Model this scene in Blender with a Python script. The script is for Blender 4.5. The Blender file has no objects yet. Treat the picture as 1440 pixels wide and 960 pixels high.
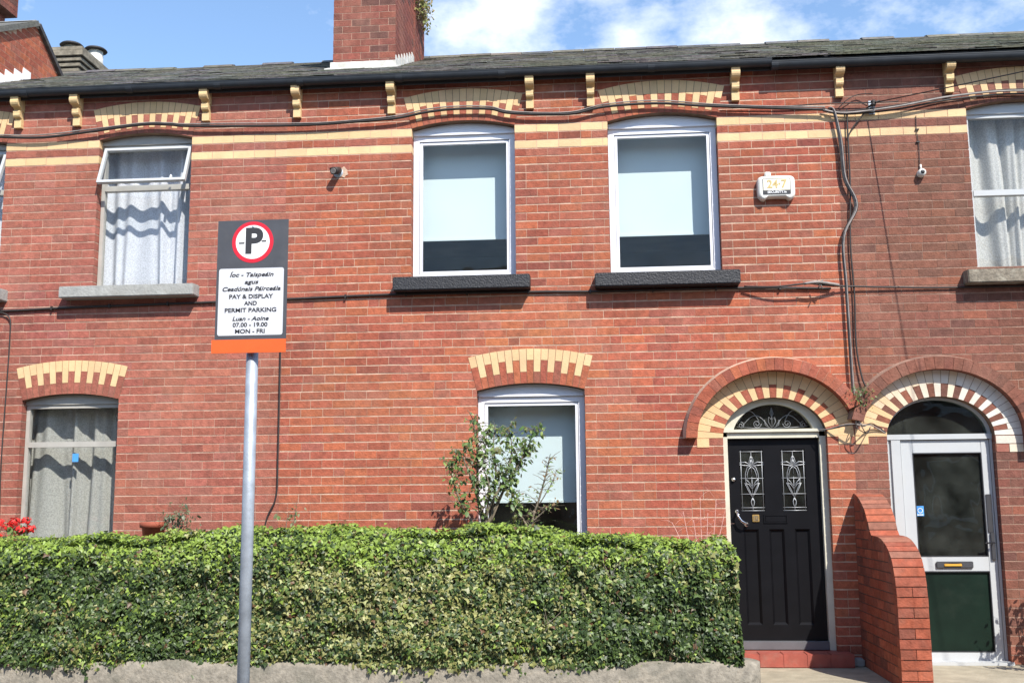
import bpy, bmesh, math, random
import numpy as np
from mathutils import Vector, Matrix, noise as mnoise
random.seed(7); rng = np.random.default_rng(7)
sc = bpy.context.scene
COL = sc.collection

# ---------------------------------------------------------------- camera
cam_d = bpy.data.cameras.new('camera'); cam = bpy.data.objects.new('camera', cam_d); COL.objects.link(cam)
fw = Vector((-0.07972571, 0.98558739, 0.14920222)); rt = Vector((0.99659976, 0.08193397, -0.00870271)); up = Vector((0.02080201, -0.14800107, 0.98876841))
M = Matrix((rt, up, -fw)).transposed().to_4x4(); M.translation = Vector((0, -10.4985, 1.52))
cam.matrix_world = M
cam_d.sensor_width = 36; cam_d.lens = 37.5; cam_d.clip_end = 2000; cam_d.clip_start = .05
sc.camera = cam

# ---------------------------------------------------------------- light and sky
SUN = Vector((.58, -1.0, 1.2)).normalized()
elev = math.asin(SUN.z); az = math.atan2(SUN.x, SUN.y)
w = bpy.data.worlds.new('World'); sc.world = w; w.use_nodes = True
nt = w.node_tree; N = nt.nodes; L = nt.links
for n in list(N): N.remove(n)
out = N.new('ShaderNodeOutputWorld'); bg = N.new('ShaderNodeBackground'); L.new(bg.outputs[0], out.inputs[0])
sky = N.new('ShaderNodeTexSky'); sky.sky_type = 'NISHITA'; sky.sun_disc = False; sky.sun_elevation = elev; sky.sun_rotation = az
sky.air_density = 1.15; sky.dust_density = .45; sky.ozone_density = 3.6
bg.inputs[1].default_value = .15
tc = N.new('ShaderNodeTexCoord')
def wmath(op, a, b=None, c=None):
    m = N.new('ShaderNodeMath'); m.operation = op
    for i, v in enumerate((a, b, c)):
        if v is None: continue
        if hasattr(v, 'name'): L.new(v, m.inputs[i])
        else: m.inputs[i].default_value = v
    return m.outputs[0]
cn = N.new('ShaderNodeTexNoise'); cn.inputs['Scale'].default_value = 7.5; cn.inputs['Detail'].default_value = 6; cn.inputs['Roughness'].default_value = .62
cmap = N.new('ShaderNodeMapping'); cmap.inputs['Scale'].default_value = (1, 1, 1.7); cmap.inputs['Location'].default_value = (.35, .2, .1)
L.new(tc.outputs['Generated'], cmap.inputs[0]); L.new(cmap.outputs[0], cn.inputs['Vector'])
def cloud_spot(px, py, rad, amt):       # a bank of cloud somewhere in the sky, given by its bearing
    d = (fw + rt * ((px - 720) / 1500) + up * ((480 - py) / 1500)).normalized()
    dp = N.new('ShaderNodeVectorMath'); dp.operation = 'DISTANCE'; dp.inputs[1].default_value = d
    nm = N.new('ShaderNodeVectorMath'); nm.operation = 'NORMALIZE'; L.new(tc.outputs['Generated'], nm.inputs[0]); L.new(nm.outputs[0], dp.inputs[0])
    m = N.new('ShaderNodeMapRange'); m.inputs['From Min'].default_value = rad; m.inputs['From Max'].default_value = 0; m.inputs['To Max'].default_value = amt
    L.new(dp.outputs['Value'], m.inputs[0]); return m.outputs[0]
acc = None
for s in [(445, 50, .05, .17), (640, 40, .07, .28), (720, 20, .09, .30), (880, 60, .08, .26), (1060, 45, .10, .34), (1200, 80, .07, .16), (760, -300, .3, .25), (1400, -500, .4, .25), (100, -700, .4, .2)]:
    o_ = cloud_spot(*s); acc = o_ if acc is None else wmath('MAXIMUM', acc, o_)
cl = wmath('MULTIPLY', wmath('SUBTRACT', wmath('ADD', cn.outputs['Fac'], acc), .60), 3.0)
clc = N.new('ShaderNodeClamp'); L.new(cl, clc.inputs[0]); clc.inputs['Max'].default_value = .85
mx = N.new('ShaderNodeMixRGB'); L.new(clc.outputs[0], mx.inputs[0]); L.new(sky.outputs[0], mx.inputs[1]); mx.inputs[2].default_value = (6.0, 6.2, 6.6, 1)
L.new(mx.outputs[0], bg.inputs[0])
sd = bpy.data.lights.new('sun', 'SUN'); sd.energy = 4.4; sd.angle = math.radians(.5); sd.color = (1, .95, .87)
so = bpy.data.objects.new('sun', sd); COL.objects.link(so); so.rotation_euler = (-SUN).to_track_quat('-Z', 'Y').to_euler()
sc.view_settings.view_transform = 'Standard'; sc.view_settings.look = 'None'; sc.view_settings.gamma = 1; sc.view_settings.exposure = .68
try: sc.view_settings.use_curve_mapping = False
except Exception: pass

# ---------------------------------------------------------------- helpers
def mat(name, base=(.5, .5, .5), rough=.6, vary=.15, scale=8, bump=0., bscale=40, metal=0., col=False, spec=.5, trans=0., stain=None, stain_scale=1.2, stain_amt=.5, coat=0., coord='Object', stain2=None, s2_amt=.4, s2_map=(1, 1, .25), s2_scale=1.):
    m = bpy.data.materials.new(name); m.use_nodes = True; n = m.node_tree.nodes; l = m.node_tree.links
    b = n['Principled BSDF']; b.inputs['Roughness'].default_value = rough; b.inputs['Metallic'].default_value = metal
    b.inputs['Specular IOR Level'].default_value = spec; b.inputs['Coat Weight'].default_value = coat
    t = n.new('ShaderNodeTexCoord')
    if col:
        a = n.new('ShaderNodeAttribute'); a.attribute_name = 'Col'; c = a.outputs['Color']
    else:
        a = n.new('ShaderNodeRGB'); a.outputs[0].default_value = (*base, 1); c = a.outputs[0]
    if vary:
        nz = n.new('ShaderNodeTexNoise'); nz.inputs['Scale'].default_value = scale; nz.inputs['Detail'].default_value = 5; l.new(t.outputs[coord], nz.inputs['Vector'])
        mr = n.new('ShaderNodeMapRange'); mr.inputs['From Min'].default_value = .3; mr.inputs['From Max'].default_value = .7; mr.inputs['To Min'].default_value = 1 - vary; mr.inputs['To Max'].default_value = 1 + vary
        l.new(nz.outputs['Fac'], mr.inputs[0]); mm = n.new('ShaderNodeVectorMath'); mm.operation = 'SCALE'; l.new(c, mm.inputs[0]); l.new(mr.outputs[0], mm.inputs['Scale']); c = mm.outputs[0]
    if stain:
        nz = n.new('ShaderNodeTexNoise'); nz.inputs['Scale'].default_value = stain_scale; nz.inputs['Detail'].default_value = 7; nz.inputs['Roughness'].default_value = .65; l.new(t.outputs[coord], nz.inputs['Vector'])
        mr = n.new('ShaderNodeMapRange'); mr.inputs['From Min'].default_value = .5; mr.inputs['From Max'].default_value = .72; mr.inputs['To Max'].default_value = stain_amt
        l.new(nz.outputs['Fac'], mr.inputs[0]); mm = n.new('ShaderNodeMixRGB'); l.new(mr.outputs[0], mm.inputs[0]); l.new(c, mm.inputs[1]); mm.inputs[2].default_value = (*stain, 1); c = mm.outputs[0]
    if stain2:
        mp = n.new('ShaderNodeMapping'); mp.inputs['Scale'].default_value = s2_map; mp.inputs['Location'].default_value = (3.1, 1.7, .4); l.new(t.outputs[coord], mp.inputs[0])
        nz = n.new('ShaderNodeTexNoise'); nz.inputs['Scale'].default_value = s2_scale; nz.inputs['Detail'].default_value = 9; nz.inputs['Roughness'].default_value = .7; l.new(mp.outputs[0], nz.inputs['Vector'])
        mr = n.new('ShaderNodeMapRange'); mr.inputs['From Min'].default_value = .48; mr.inputs['From Max'].default_value = .75; mr.inputs['To Max'].default_value = s2_amt
        l.new(nz.outputs['Fac'], mr.inputs[0]); mm = n.new('ShaderNodeMixRGB'); l.new(mr.outputs[0], mm.inputs[0]); l.new(c, mm.inputs[1]); mm.inputs[2].default_value = (*stain2, 1); c = mm.outputs[0]
    l.new(c, b.inputs['Base Color'])
    if bump:
        nz = n.new('ShaderNodeTexNoise'); nz.inputs['Scale'].default_value = bscale; nz.inputs['Detail'].default_value = 6; l.new(t.outputs[coord], nz.inputs['Vector'])
        bp = n.new('ShaderNodeBump'); bp.inputs['Strength'].default_value = bump; bp.inputs['Distance'].default_value = .01; l.new(nz.outputs['Fac'], bp.inputs['Height']); l.new(bp.outputs[0], b.inputs['Normal'])
    if trans:
        tr = n.new('ShaderNodeBsdfTranslucent'); l.new(c, tr.inputs[0]); ms = n.new('ShaderNodeMixShader'); ms.inputs[0].default_value = trans
        l.new(b.outputs[0], ms.inputs[1]); l.new(tr.outputs[0], ms.inputs[2]); l.new(ms.outputs[0], n['Material Output'].inputs[0])
    return m

def glass_mat(name, tint=(.975, .985, .985), F0=.022, refl_haze=.006):
    m = bpy.data.materials.new(name); m.use_nodes = True; n = m.node_tree.nodes; l = m.node_tree.links
    n.remove(n['Principled BSDF'])
    tr = n.new('ShaderNodeBsdfTransparent'); tr.inputs[0].default_value = (*tint, 1); gl = n.new('ShaderNodeBsdfGlossy'); gl.inputs['Roughness'].default_value = .012
    lw = n.new('ShaderNodeLayerWeight'); lw.inputs[0].default_value = .5; pw = n.new('ShaderNodeMath'); pw.operation = 'POWER'; pw.inputs[1].default_value = 4; l.new(lw.outputs['Facing'], pw.inputs[0])
    fr = n.new('ShaderNodeMath'); fr.operation = 'MULTIPLY_ADD'; fr.inputs[1].default_value = .9; fr.inputs[2].default_value = F0; l.new(pw.outputs[0], fr.inputs[0])
    t = n.new('ShaderNodeTexCoord'); nz = n.new('ShaderNodeTexNoise'); nz.inputs['Scale'].default_value = 2.3; l.new(t.outputs['Object'], nz.inputs['Vector'])
    bp = n.new('ShaderNodeBump'); bp.inputs['Strength'].default_value = .25; bp.inputs['Distance'].default_value = .02; l.new(nz.outputs['Fac'], bp.inputs['Height']); l.new(bp.outputs[0], gl.inputs['Normal'])
    ms = n.new('ShaderNodeMixShader'); l.new(fr.outputs[0], ms.inputs[0]); l.new(tr.outputs[0], ms.inputs[1]); l.new(gl.outputs[0], ms.inputs[2])
    df = n.new('ShaderNodeBsdfDiffuse'); df.inputs[0].default_value = (.55, .58, .52, 1); n3 = n.new('ShaderNodeTexNoise'); n3.inputs['Scale'].default_value = 3.5; n3.inputs['Detail'].default_value = 8; l.new(t.outputs['Object'], n3.inputs['Vector'])  # diffuse film that paints a faint grey-green reflection onto the pane
    mr = n.new('ShaderNodeMapRange'); mr.inputs['From Min'].default_value = .35; mr.inputs['From Max'].default_value = .7; mr.inputs['To Min'].default_value = refl_haze * .4; mr.inputs['To Max'].default_value = refl_haze * 1.8; l.new(n3.outputs['Fac'], mr.inputs[0])
    m2 = n.new('ShaderNodeMixShader'); l.new(mr.outputs[0], m2.inputs[0]); l.new(ms.outputs[0], m2.inputs[1]); l.new(df.outputs[0], m2.inputs[2]); l.new(m2.outputs[0], n['Material Output'].inputs[0])
    return m

def lace_mat(name, base, cover):
    m = bpy.data.materials.new(name); m.use_nodes = True; n = m.node_tree.nodes; l = m.node_tree.links
    b = n['Principled BSDF']; b.inputs['Base Color'].default_value = (*base, 1); b.inputs['Roughness'].default_value = .9; b.inputs['Specular IOR Level'].default_value = .1
    tl = n.new('ShaderNodeBsdfTranslucent'); tl.inputs[0].default_value = (*base, 1); m1 = n.new('ShaderNodeMixShader'); m1.inputs[0].default_value = .3; l.new(b.outputs[0], m1.inputs[1]); l.new(tl.outputs[0], m1.inputs[2])
    tr = n.new('ShaderNodeBsdfTransparent'); m2 = n.new('ShaderNodeMixShader')
    t = n.new('ShaderNodeTexCoord'); v = n.new('ShaderNodeTexNoise'); v.inputs['Scale'].default_value = 75; v.inputs['Detail'].default_value = 3; l.new(t.outputs['Object'], v.inputs['Vector'])
    mr = n.new('ShaderNodeMapRange'); mr.inputs['From Min'].default_value = .38; mr.inputs['From Max'].default_value = .6; mr.inputs['To Min'].default_value = max(0, cover - .14); mr.inputs['To Max'].default_value = min(1, cover + .1)
    l.new(v.outputs['Fac'], mr.inputs[0]); l.new(mr.outputs[0], m2.inputs[0]); l.new(tr.outputs[0], m2.inputs[1]); l.new(m1.outputs[0], m2.inputs[2]); l.new(m2.outputs[0], n['Material Output'].inputs[0])
    return m

class MB:
    def __init__(s): s.v = []; s.f = []; s.m = []; s.c = []; s.sm = []
    def face(s, pts, mi=0, c=(1, 1, 1), sm=False):
        b = len(s.v); s.v += [tuple(p) for p in pts]; s.f.append(tuple(range(b, b + len(pts)))); s.m.append(mi); s.c.append(c); s.sm.append(sm)
    def hexa(s, p, mi=0, c=(1, 1, 1), skip=()):   # p: 4 front (bl br tr tl), 4 back
        b = len(s.v); s.v += [tuple(q) for q in p]
        F = [(0, 1, 2, 3), (5, 4, 7, 6), (4, 0, 3, 7), (1, 5, 6, 2), (3, 2, 6, 7), (4, 5, 1, 0)]
        for i, q in enumerate(F):
            if i in skip: continue
            s.f.append(tuple(b + k for k in q)); s.m.append(mi); s.c.append(c); s.sm.append(False)
    def box(s, x0, x1, y0, y1, z0, z1, mi=0, c=(1, 1, 1), skip=()):
        s.hexa([(x0, y0, z0), (x1, y0, z0), (x1, y0, z1), (x0, y0, z1), (x0, y1, z0), (x1, y1, z0), (x1, y1, z1), (x0, y1, z1)], mi, c, skip)
    def prism_y(s, pts, y0, y1, mi=0, c=(1, 1, 1)):  # polygon in XZ, ccw seen from -Y
        n = len(pts); b = len(s.v); s.v += [(x, y0, z) for x, z in pts] + [(x, y1, z) for x, z in pts]
        s.f.append(tuple(range(b, b + n))); s.f.append(tuple(range(b + 2 * n - 1, b + n - 1, -1)))
        for i in range(n): j = (i + 1) % n; s.f.append((b + j, b + i, b + n + i, b + n + j))
        for _ in range(n + 2): s.m.append(mi); s.c.append(c); s.sm.append(False)
    def prism_x(s, pts, x0, x1, mi=0, c=(1, 1, 1)):  # polygon in YZ
        n = len(pts); b = len(s.v); s.v += [(x0, y, z) for y, z in pts] + [(x1, y, z) for y, z in pts]
        s.f.append(tuple(range(b + n - 1, b - 1, -1))); s.f.append(tuple(range(b + n, b + 2 * n)))
        for i in range(n): j = (i + 1) % n; s.f.append((b + i, b + j, b + n + j, b + n + i))
        for _ in range(n + 2): s.m.append(mi); s.c.append(c); s.sm.append(False)
    def tube(s, pts, r, n=6, mi=0, c=(1, 1, 1), caps=True, closed=False):
        P = [Vector(p) for p in pts]; k = len(P); b = len(s.v); R = r if hasattr(r, '__len__') else [r] * k
        for i, p in enumerate(P):
            if closed: t = P[(i + 1) % k] - P[i - 1]
            else: t = P[min(i + 1, k - 1)] - P[max(i - 1, 0)]
            t = t.normalized() if t.length > 1e-9 else Vector((0, 0, 1))
            a = t.cross(Vector((0, 1, 0)) if abs(t.y) < .9 else Vector((1, 0, 0))).normalized(); q = t.cross(a)
            for j in range(n): an = 2 * math.pi * j / n; s.v.append(tuple(p + (a * math.cos(an) + q * math.sin(an)) * R[i]))
        for i in range(k if closed else k - 1):
            for j in range(n):
                i2 = (i + 1) % k; j2 = (j + 1) % n
                s.f.append((b + i * n + j, b + i * n + j2, b + i2 * n + j2, b + i2 * n + j)); s.m.append(mi); s.c.append(c); s.sm.append(True)
        if caps and not closed:
            s.f.append(tuple(b + j for j in reversed(range(n)))); s.f.append(tuple(b + (k - 1) * n + j for j in range(n)))
            s.m += [mi] * 2; s.c += [c] * 2; s.sm += [False] * 2
    def lathe(s, prof, n=24, mi=0, c=(1, 1, 1), at=(0, 0, 0), axis='z', sm=True):
        b = len(s.v)
        for r, h in prof:
            for j in range(n):
                a = 2 * math.pi * j / n; x, y = r * math.cos(a), r * math.sin(a)
                p = (x, y, h) if axis == 'z' else (x, -h, y)
                s.v.append((p[0] + at[0], p[1] + at[1], p[2] + at[2]))
        for i in range(len(prof) - 1):
            for j in range(n):
                j2 = (j + 1) % n; s.f.append((b + i * n + j, b + i * n + j2, b + (i + 1) * n + j2, b + (i + 1) * n + j)); s.m.append(mi); s.c.append(c); s.sm.append(sm)
    def build(s, name, mats, parent=None, loc=None, bevel=0):
        me = bpy.data.meshes.new(name); me.from_pydata(s.v, [], s.f)
        mats = mats if isinstance(mats, (list, tuple)) else [mats]
        for q in mats: me.materials.append(q)
        me.polygons.foreach_set('material_index', s.m); me.polygons.foreach_set('use_smooth', s.sm)
        ca = me.color_attributes.new('Col', 'FLOAT_COLOR', 'CORNER')
        tot = np.array([len(f) for f in s.f]); cc = np.repeat(np.c_[np.array(s.c, float), np.ones(len(s.c))], tot, axis=0)
        ca.data.foreach_set('color', cc.ravel()); me.update()
        o = bpy.data.objects.new(name, me); COL.objects.link(o)
        if parent: o.parent = parent
        if loc is not None: o.location = loc
        if bevel:
            bm = bmesh.new(); bm.from_mesh(me); bmesh.ops.remove_doubles(bm, verts=bm.verts, dist=1e-5)
            bmesh.ops.bevel(bm, geom=[e for e in bm.edges if e.is_manifold and e.calc_face_angle(0) > .6], offset=bevel, segments=2, affect='EDGES', clamp_overlap=True)
            bm.to_mesh(me); bm.free()
        return o

def thing(name, label, cat, loc=(0, 0, 0), group=None):
    o = bpy.data.objects.new(name, None); o.empty_display_size = .2; COL.objects.link(o); o.location = loc; o['label'] = label; o['category'] = cat
    if group: o['group'] = group
    return o
def tag(o, label, cat, group=None, kind=None):
    o['label'] = label; o['category'] = cat
    if group: o['group'] = group
    if kind: o['kind'] = kind
    return o
def struct(o): o['kind'] = 'structure'; return o
def jit(c, a=.1): k = 1 + random.uniform(-a, a); return tuple(max(0, x * k * (1 + random.uniform(-a * .3, a * .3))) for x in c)

def text_part(name, s, size, mt, parent, x, y, z, shear=0, bold=0., xs=1., depth=.001, maxw=None):
    cu = bpy.data.curves.new('t', 'FONT'); cu.body = s; cu.size = size; cu.align_x = 'CENTER'; cu.align_y = 'CENTER'; cu.shear = shear; cu.extrude = depth; cu.offset = bold
    o = bpy.data.objects.new('t', cu); COL.objects.link(o)
    bpy.context.view_layer.update(); dg = bpy.context.evaluated_depsgraph_get(); me = bpy.data.meshes.new_from_object(o.evaluated_get(dg)); bpy.data.objects.remove(o)
    wd = max(v.co.x for v in me.vertices) - min(v.co.x for v in me.vertices)
    if maxw: xs = maxw / wd
    for v in me.vertices: v.co = Vector((v.co.x * xs, -v.co.z, v.co.y))
    me.materials.clear(); me.materials.append(mt); me.name = name
    ob = bpy.data.objects.new(name, me); COL.objects.link(ob); ob.parent = parent; ob.location = (x, y, z); return ob

# ---------------------------------------------------------------- materials
m_brick = mat('brick', col=True, rough=.85, vary=.22, scale=19, bump=.6, bscale=60, spec=.25, stain=(.14, .07, .05), stain_scale=5.5, stain_amt=.45, stain2=(.42, .20, .14), s2_amt=.4, s2_scale=2.2, s2_map=(1, 1, .6))
m_cream = mat('cream_brick', col=True, rough=.75, vary=.08, scale=12, bump=.25, bscale=60, spec=.3, stain=(.3, .22, .13), stain_scale=6, stain_amt=.4)
m_mort = mat('mortar', (.54, .38, .28), .95, .25, 9, bump=.6, bscale=90, stain=(.40, .22, .16), stain_scale=2.2, stain_amt=.7, spec=.1)
m_joint = mat('arch_joint', (.20, .13, .09), .95, .3, 9, spec=.1)
m_mort_l = mat('old_mortar', (.47, .31, .235), .95, .25, 9, bump=.6, bscale=90, stain=(.26, .14, .11), stain_scale=2.0, stain_amt=.8, spec=.1)
m_mort_r = mat('grey_mortar', (.32, .20, .15), .95, .3, 9, bump=.6, bscale=90, stain=(.18, .10, .08), stain_scale=1.7, stain_amt=.85, spec=.1)
m_upvc = mat('white_plastic_frame', (.74, .74, .78), .35, .03, 3, spec=.5)
m_alu = mat('grey_aluminium_frame', (.40, .38, .34), .45, .1, 5, spec=.5, stain=(.3, .28, .25), stain_scale=8, stain_amt=.4)
m_whitealu = mat('white_aluminium', (.47, .485, .49), .4, .05, 4, stain=(.4, .4, .38), stain_scale=4, stain_amt=.4)
m_blk = mat('black_sill_paint', (.022, .022, .025), .55, .3, 30, bump=.8, bscale=60)
m_stone = mat('grey_sill_stone', (.33, .33, .31), .9, .2, 14, bump=.6, bscale=50, stain=(.18, .17, .15), stain_scale=7, stain_amt=.6)
m_moss = mat('weathered_sill_stone', (.20, .17, .13), .95, .4, 20, bump=.9, bscale=40, stain=(.42, .38, .3), stain_scale=12, stain_amt=.7)
m_glass = glass_mat('window_glass'); m_glassd = glass_mat('door_glass', (.6, .66, .62), .04, .025)
m_blind = mat('roller_blind', (.66, .76, .77), .8, .03, 2, trans=.10)
m_room = mat('dark_room', (.07, .065, .055), .95, .4, 2.5)
m_slate = mat('slate', col=True, rough=.7, vary=.3, scale=16, bump=.7, bscale=30, stain=(.16, .155, .10), stain_scale=4.5, stain_amt=.65, spec=.35)
m_gut = mat('gutter_plastic', (.022, .026, .032), .5, .2, 6, spec=.35, stain=(.05, .05, .05), stain_scale=5, stain_amt=.4)
m_soff = mat('soffit_board', (.03, .027, .026), .7, .2, 6)
m_cream_paint = mat('cream_paint', (.60, .57, .46), .55, .08, 7, stain=(.4, .38, .3), stain_scale=5, stain_amt=.4)
m_blackdoor = mat('black_door_paint', (.006, .006, .0075), .38, .15, 6, spec=.22)
m_lead = mat('lead_came', (.33, .34, .35), .4, .1, 20, metal=.4)
m_chrome = mat('chrome', (.8, .8, .8), .22, 0, metal=1)
m_brass = mat('brass', (.55, .36, .12), .4, .2, 60, metal=.7)
m_redstep = mat('red_step_paint', (.34, .08, .055), .6, .15, 10, bump=.2, stain=(.3, .16, .12), stain_scale=6, stain_amt=.5)
m_conc = mat('concrete', (.34, .30, .22), .95, .16, 7, bump=.5, bscale=45, stain=(.2, .18, .13), stain_scale=2.5, stain_amt=.55)
m_asph = mat('asphalt', (.06, .06, .06), .95, .2, 12, bump=.6, bscale=80)
m_wallstone = mat('low_wall_render', (.33, .29, .22), .95, .2, 5, bump=.8, bscale=22, stain=(.17, .15, .11), stain_scale=2.6, stain_amt=.6)
m_cable = mat('cable_black', (.028, .022, .02), .6, .2, 10)
m_cablel = mat('cable_grey', (.25, .22, .2), .6, .3, 10)
m_leaf = mat('leaf', col=True, rough=.44, vary=.12, scale=30, trans=.28, spec=.42)
m_twig = mat('bark', (.17, .14, .10), .9, .3, 20, bump=.5)
m_core = mat('hedge_core_shade', (.022, .026, .012), .95, .6, 18)  # near-black colour painting the shade inside the hedge
m_lace = lace_mat('lace', (.86, .87, .93), .9); m_lace_g = lace_mat('grey_lace', (.64, .63, .58), .76); m_lace_r = lace_mat('right_net', (.76, .74, .70), .9)
m_green = mat('dark_green_panel', (.006, .017, .011), .4, .3, 3, spec=.25, stain=(.03, .04, .03), stain_scale=2, stain_amt=.4)
m_blue = mat('blue_sticker', (.08, .32, .75), .5, .1, 20); m_white = mat('white_paint', (.85, .85, .85), .5, .03, 10)
m_signgrey = mat('sign_grey', (.072, .075, .085), .45, .10, 9, stain=(.12, .115, .11), stain_scale=11, stain_amt=.3); m_signwhite = mat('sign_white', (.62, .63, .66), .4, .03, 6)
m_red = mat('sign_red', (.62, .02, .04), .4, .03, 6); m_orange = mat('sign_orange', (.78, .12, .025), .45, .05, 6); m_text = mat('lettering_black', (.03, .03, .035), .6, 0)
m_galv = mat('galvanised_steel', (.38, .42, .47), .5, .16, 14, metal=.35, bump=.1, bscale=60, stain=(.25, .28, .32), stain_scale=9, stain_amt=.5)
m_flash = mat('lead_flashing', (.55, .54, .50), .7, .25, 9, bump=.4, bscale=20, stain=(.3, .28, .22), stain_scale=4, stain_amt=.6)
m_terra = mat('terracotta', (.30, .075, .04), .8, .15, 12)
m_alarm = mat('alarm_plastic', (.68, .66, .60), .35, .03, 10); m_gold = mat('gold_lettering', (.50, .37, .15), .5, .05, 10); m_panelcream = mat('alarm_panel', (.85, .80, .62), .5, .03, 10)
m_petal = mat('petal', col=True, rough=.6, vary=.1, scale=30, trans=.2)
m_oldstack = mat('old_stack_stone', (.19, .165, .125), .95, .35, 9, bump=.8, bscale=20, stain=(.4, .36, .28), stain_scale=5, stain_amt=.5)

TONE = {
 'mid':  [((.345, .098, .056), 6), ((.375, .112, .056), 3), ((.305, .086, .053), 3), ((.315, .103, .068), 2), ((.25, .074, .050), .4)],
 'left': [((.305, .100, .069), 6), ((.33, .112, .077), 3), ((.27, .087, .061), 3), ((.29, .108, .080), 2)],
 'right': [((.185, .072, .049), 6), ((.170, .071, .050), 3), ((.21, .081, .055), 3), ((.140, .063, .046), 1.2), ((.24, .086, .053), .5)]}
def brick_col(t):
    L_ = TONE[t]; r = random.uniform(0, sum(w_ for _, w_ in L_))
    for c, w_ in L_:
        r -= w_
        if r <= 0: return jit(c, .09)
    return jit(L_[0][0], .09)
CREAM = (.69, .465, .25)

# ---------------------------------------------------------------- openings
RS = 2.12
class Seg:      # square opening with a shallow arch
    def __init__(s, x0, x1, zb, zs=5.36): s.x0, s.x1, s.zb, s.zs = x0, x1, zb, zs; s.cx = (x0 + x1) / 2; s.h = (x1 - x0) / 2; s.zc = zs - math.sqrt(RS * RS - s.h * s.h); s.ang = math.asin(s.h / RS)
    def excl(s, z0, z1):
        zm = (z0 + z1) / 2
        if zm < s.zb: return None
        if zm <= s.zs: return (s.x0, s.x1)
        R_ = RS + .17
        if zm >= s.zc + R_: return None
        hw = min(math.sqrt(R_ * R_ - (zm - s.zc) ** 2), s.h + (zm - s.zs) * .27 - .02)
        return (s.cx - hw, s.cx + hw)
    def arc(s, n=14, r=0): return [(s.cx + (RS + r) * math.sin(a), s.zc + (RS + r) * math.cos(a)) for a in np.linspace(-s.ang, s.ang, n)]
class Ell:
    def __init__(s, cx, a, b, zc): s.cx, s.a, s.b, s.zc = cx, a, b, zc; s.x0, s.x1 = cx - a, cx + a
    def excl(s, z0, z1):
        zm = (z0 + z1) / 2
        if zm <= s.zc: return (s.x0, s.x1)
        a, b = s.a + .12, s.b + .12
        if zm >= s.zc + b: return None
        hw = a * math.sqrt(1 - ((zm - s.zc) / b) ** 2); return (s.cx - hw, s.cx + hw)

P0 = 5.36; CP = .085
def brick_wall(parent, xL, xR, tone, ops, mortar, yellow=(0, 2), seed=1, name='wall', proud=0., ytop=None):
    random.seed(seed); mb = MB(); D = .12
    for k in range(-6, 63):
        z1 = P0 - k * CP; z0 = z1 - CP
        ex = sorted([e for e in (o.excl(z0, z1) for o in ops) if e])
        iv = []; x = xL
        for a, b in ex:
            if a > x: iv.append((x, a))
            x = max(x, b)
        if x < xR: iv.append((x, xR))
        jh = .0125; flemish = (k % 5 == 1); isY = k in yellow
        for a, b in iv:
            repoint = tone == 'mid' and a > 1.0 and z0 > 2.9
            if repoint and not isY: jh = .0150
            mb.box(a + (.003 if a > xL else 0), b - (.003 if b < xR else 0), .0012, D, z0, z1, 2, skip=(1,))
            x = a - (random.random() * .1 if a > xL + .01 else .0)
            x = a if a > xL + .01 else a - .117 * (k % 2) - random.uniform(0, .03)
            first = True; i = 0
            while x < b - .004:
                ln = .1125 if (flemish and i % 2 == 0) else .225
                if flemish and False: ln = .1125
                if first and a > xL + .01 and k % 2: ln = .1125
                if isY: ln = .1125 if (first and k % 2 == 0 and False) else .225
                if random.random() < .05 and not isY: ln *= random.choice((.5, .75))
                first = False; i += 1
                x1 = min(x + ln, b)
                if b - x1 < .03: x1 = b
                g = random.choice((.0010, .0016, .0022, .0030) if tone != 'right' else (.001, .0018, .0026, .0038)) if not (repoint or isY) else .0030
                xa, xb = max(x, a) + (g if x > a + .001 else 0), x1 - (g if x1 < b - .001 else 0)
                if xb - xa > .012:
                    dz = random.uniform(-.0012, .0012); dy = random.uniform(-.0012, .0008); sk = random.uniform(-.0018, .0018)
                    zb, zt = z0 + jh * .5 + dz, z1 - jh * .5 + dz
                    if isY: zb -= .002; zt += .002; c = jit(CREAM, .10); mi = 1
                    else: c = brick_col(tone); mi = 0
                    # patches of the wall fired or bleached alike
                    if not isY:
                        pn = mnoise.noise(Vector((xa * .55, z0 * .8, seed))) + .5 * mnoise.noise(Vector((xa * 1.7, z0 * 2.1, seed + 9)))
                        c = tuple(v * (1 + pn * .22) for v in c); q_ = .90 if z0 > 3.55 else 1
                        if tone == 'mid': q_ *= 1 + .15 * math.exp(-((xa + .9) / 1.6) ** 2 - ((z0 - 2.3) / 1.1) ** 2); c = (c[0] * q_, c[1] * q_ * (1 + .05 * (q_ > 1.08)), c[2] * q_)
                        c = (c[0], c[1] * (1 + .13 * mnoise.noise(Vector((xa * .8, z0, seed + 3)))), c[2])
                    y = -.0012 + dy - proud
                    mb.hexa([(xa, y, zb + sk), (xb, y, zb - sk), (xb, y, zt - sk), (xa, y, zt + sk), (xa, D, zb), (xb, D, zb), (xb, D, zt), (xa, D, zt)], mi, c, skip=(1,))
                x = x1
    return mb.build(name, [m_brick, m_cream, mortar], parent)

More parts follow.
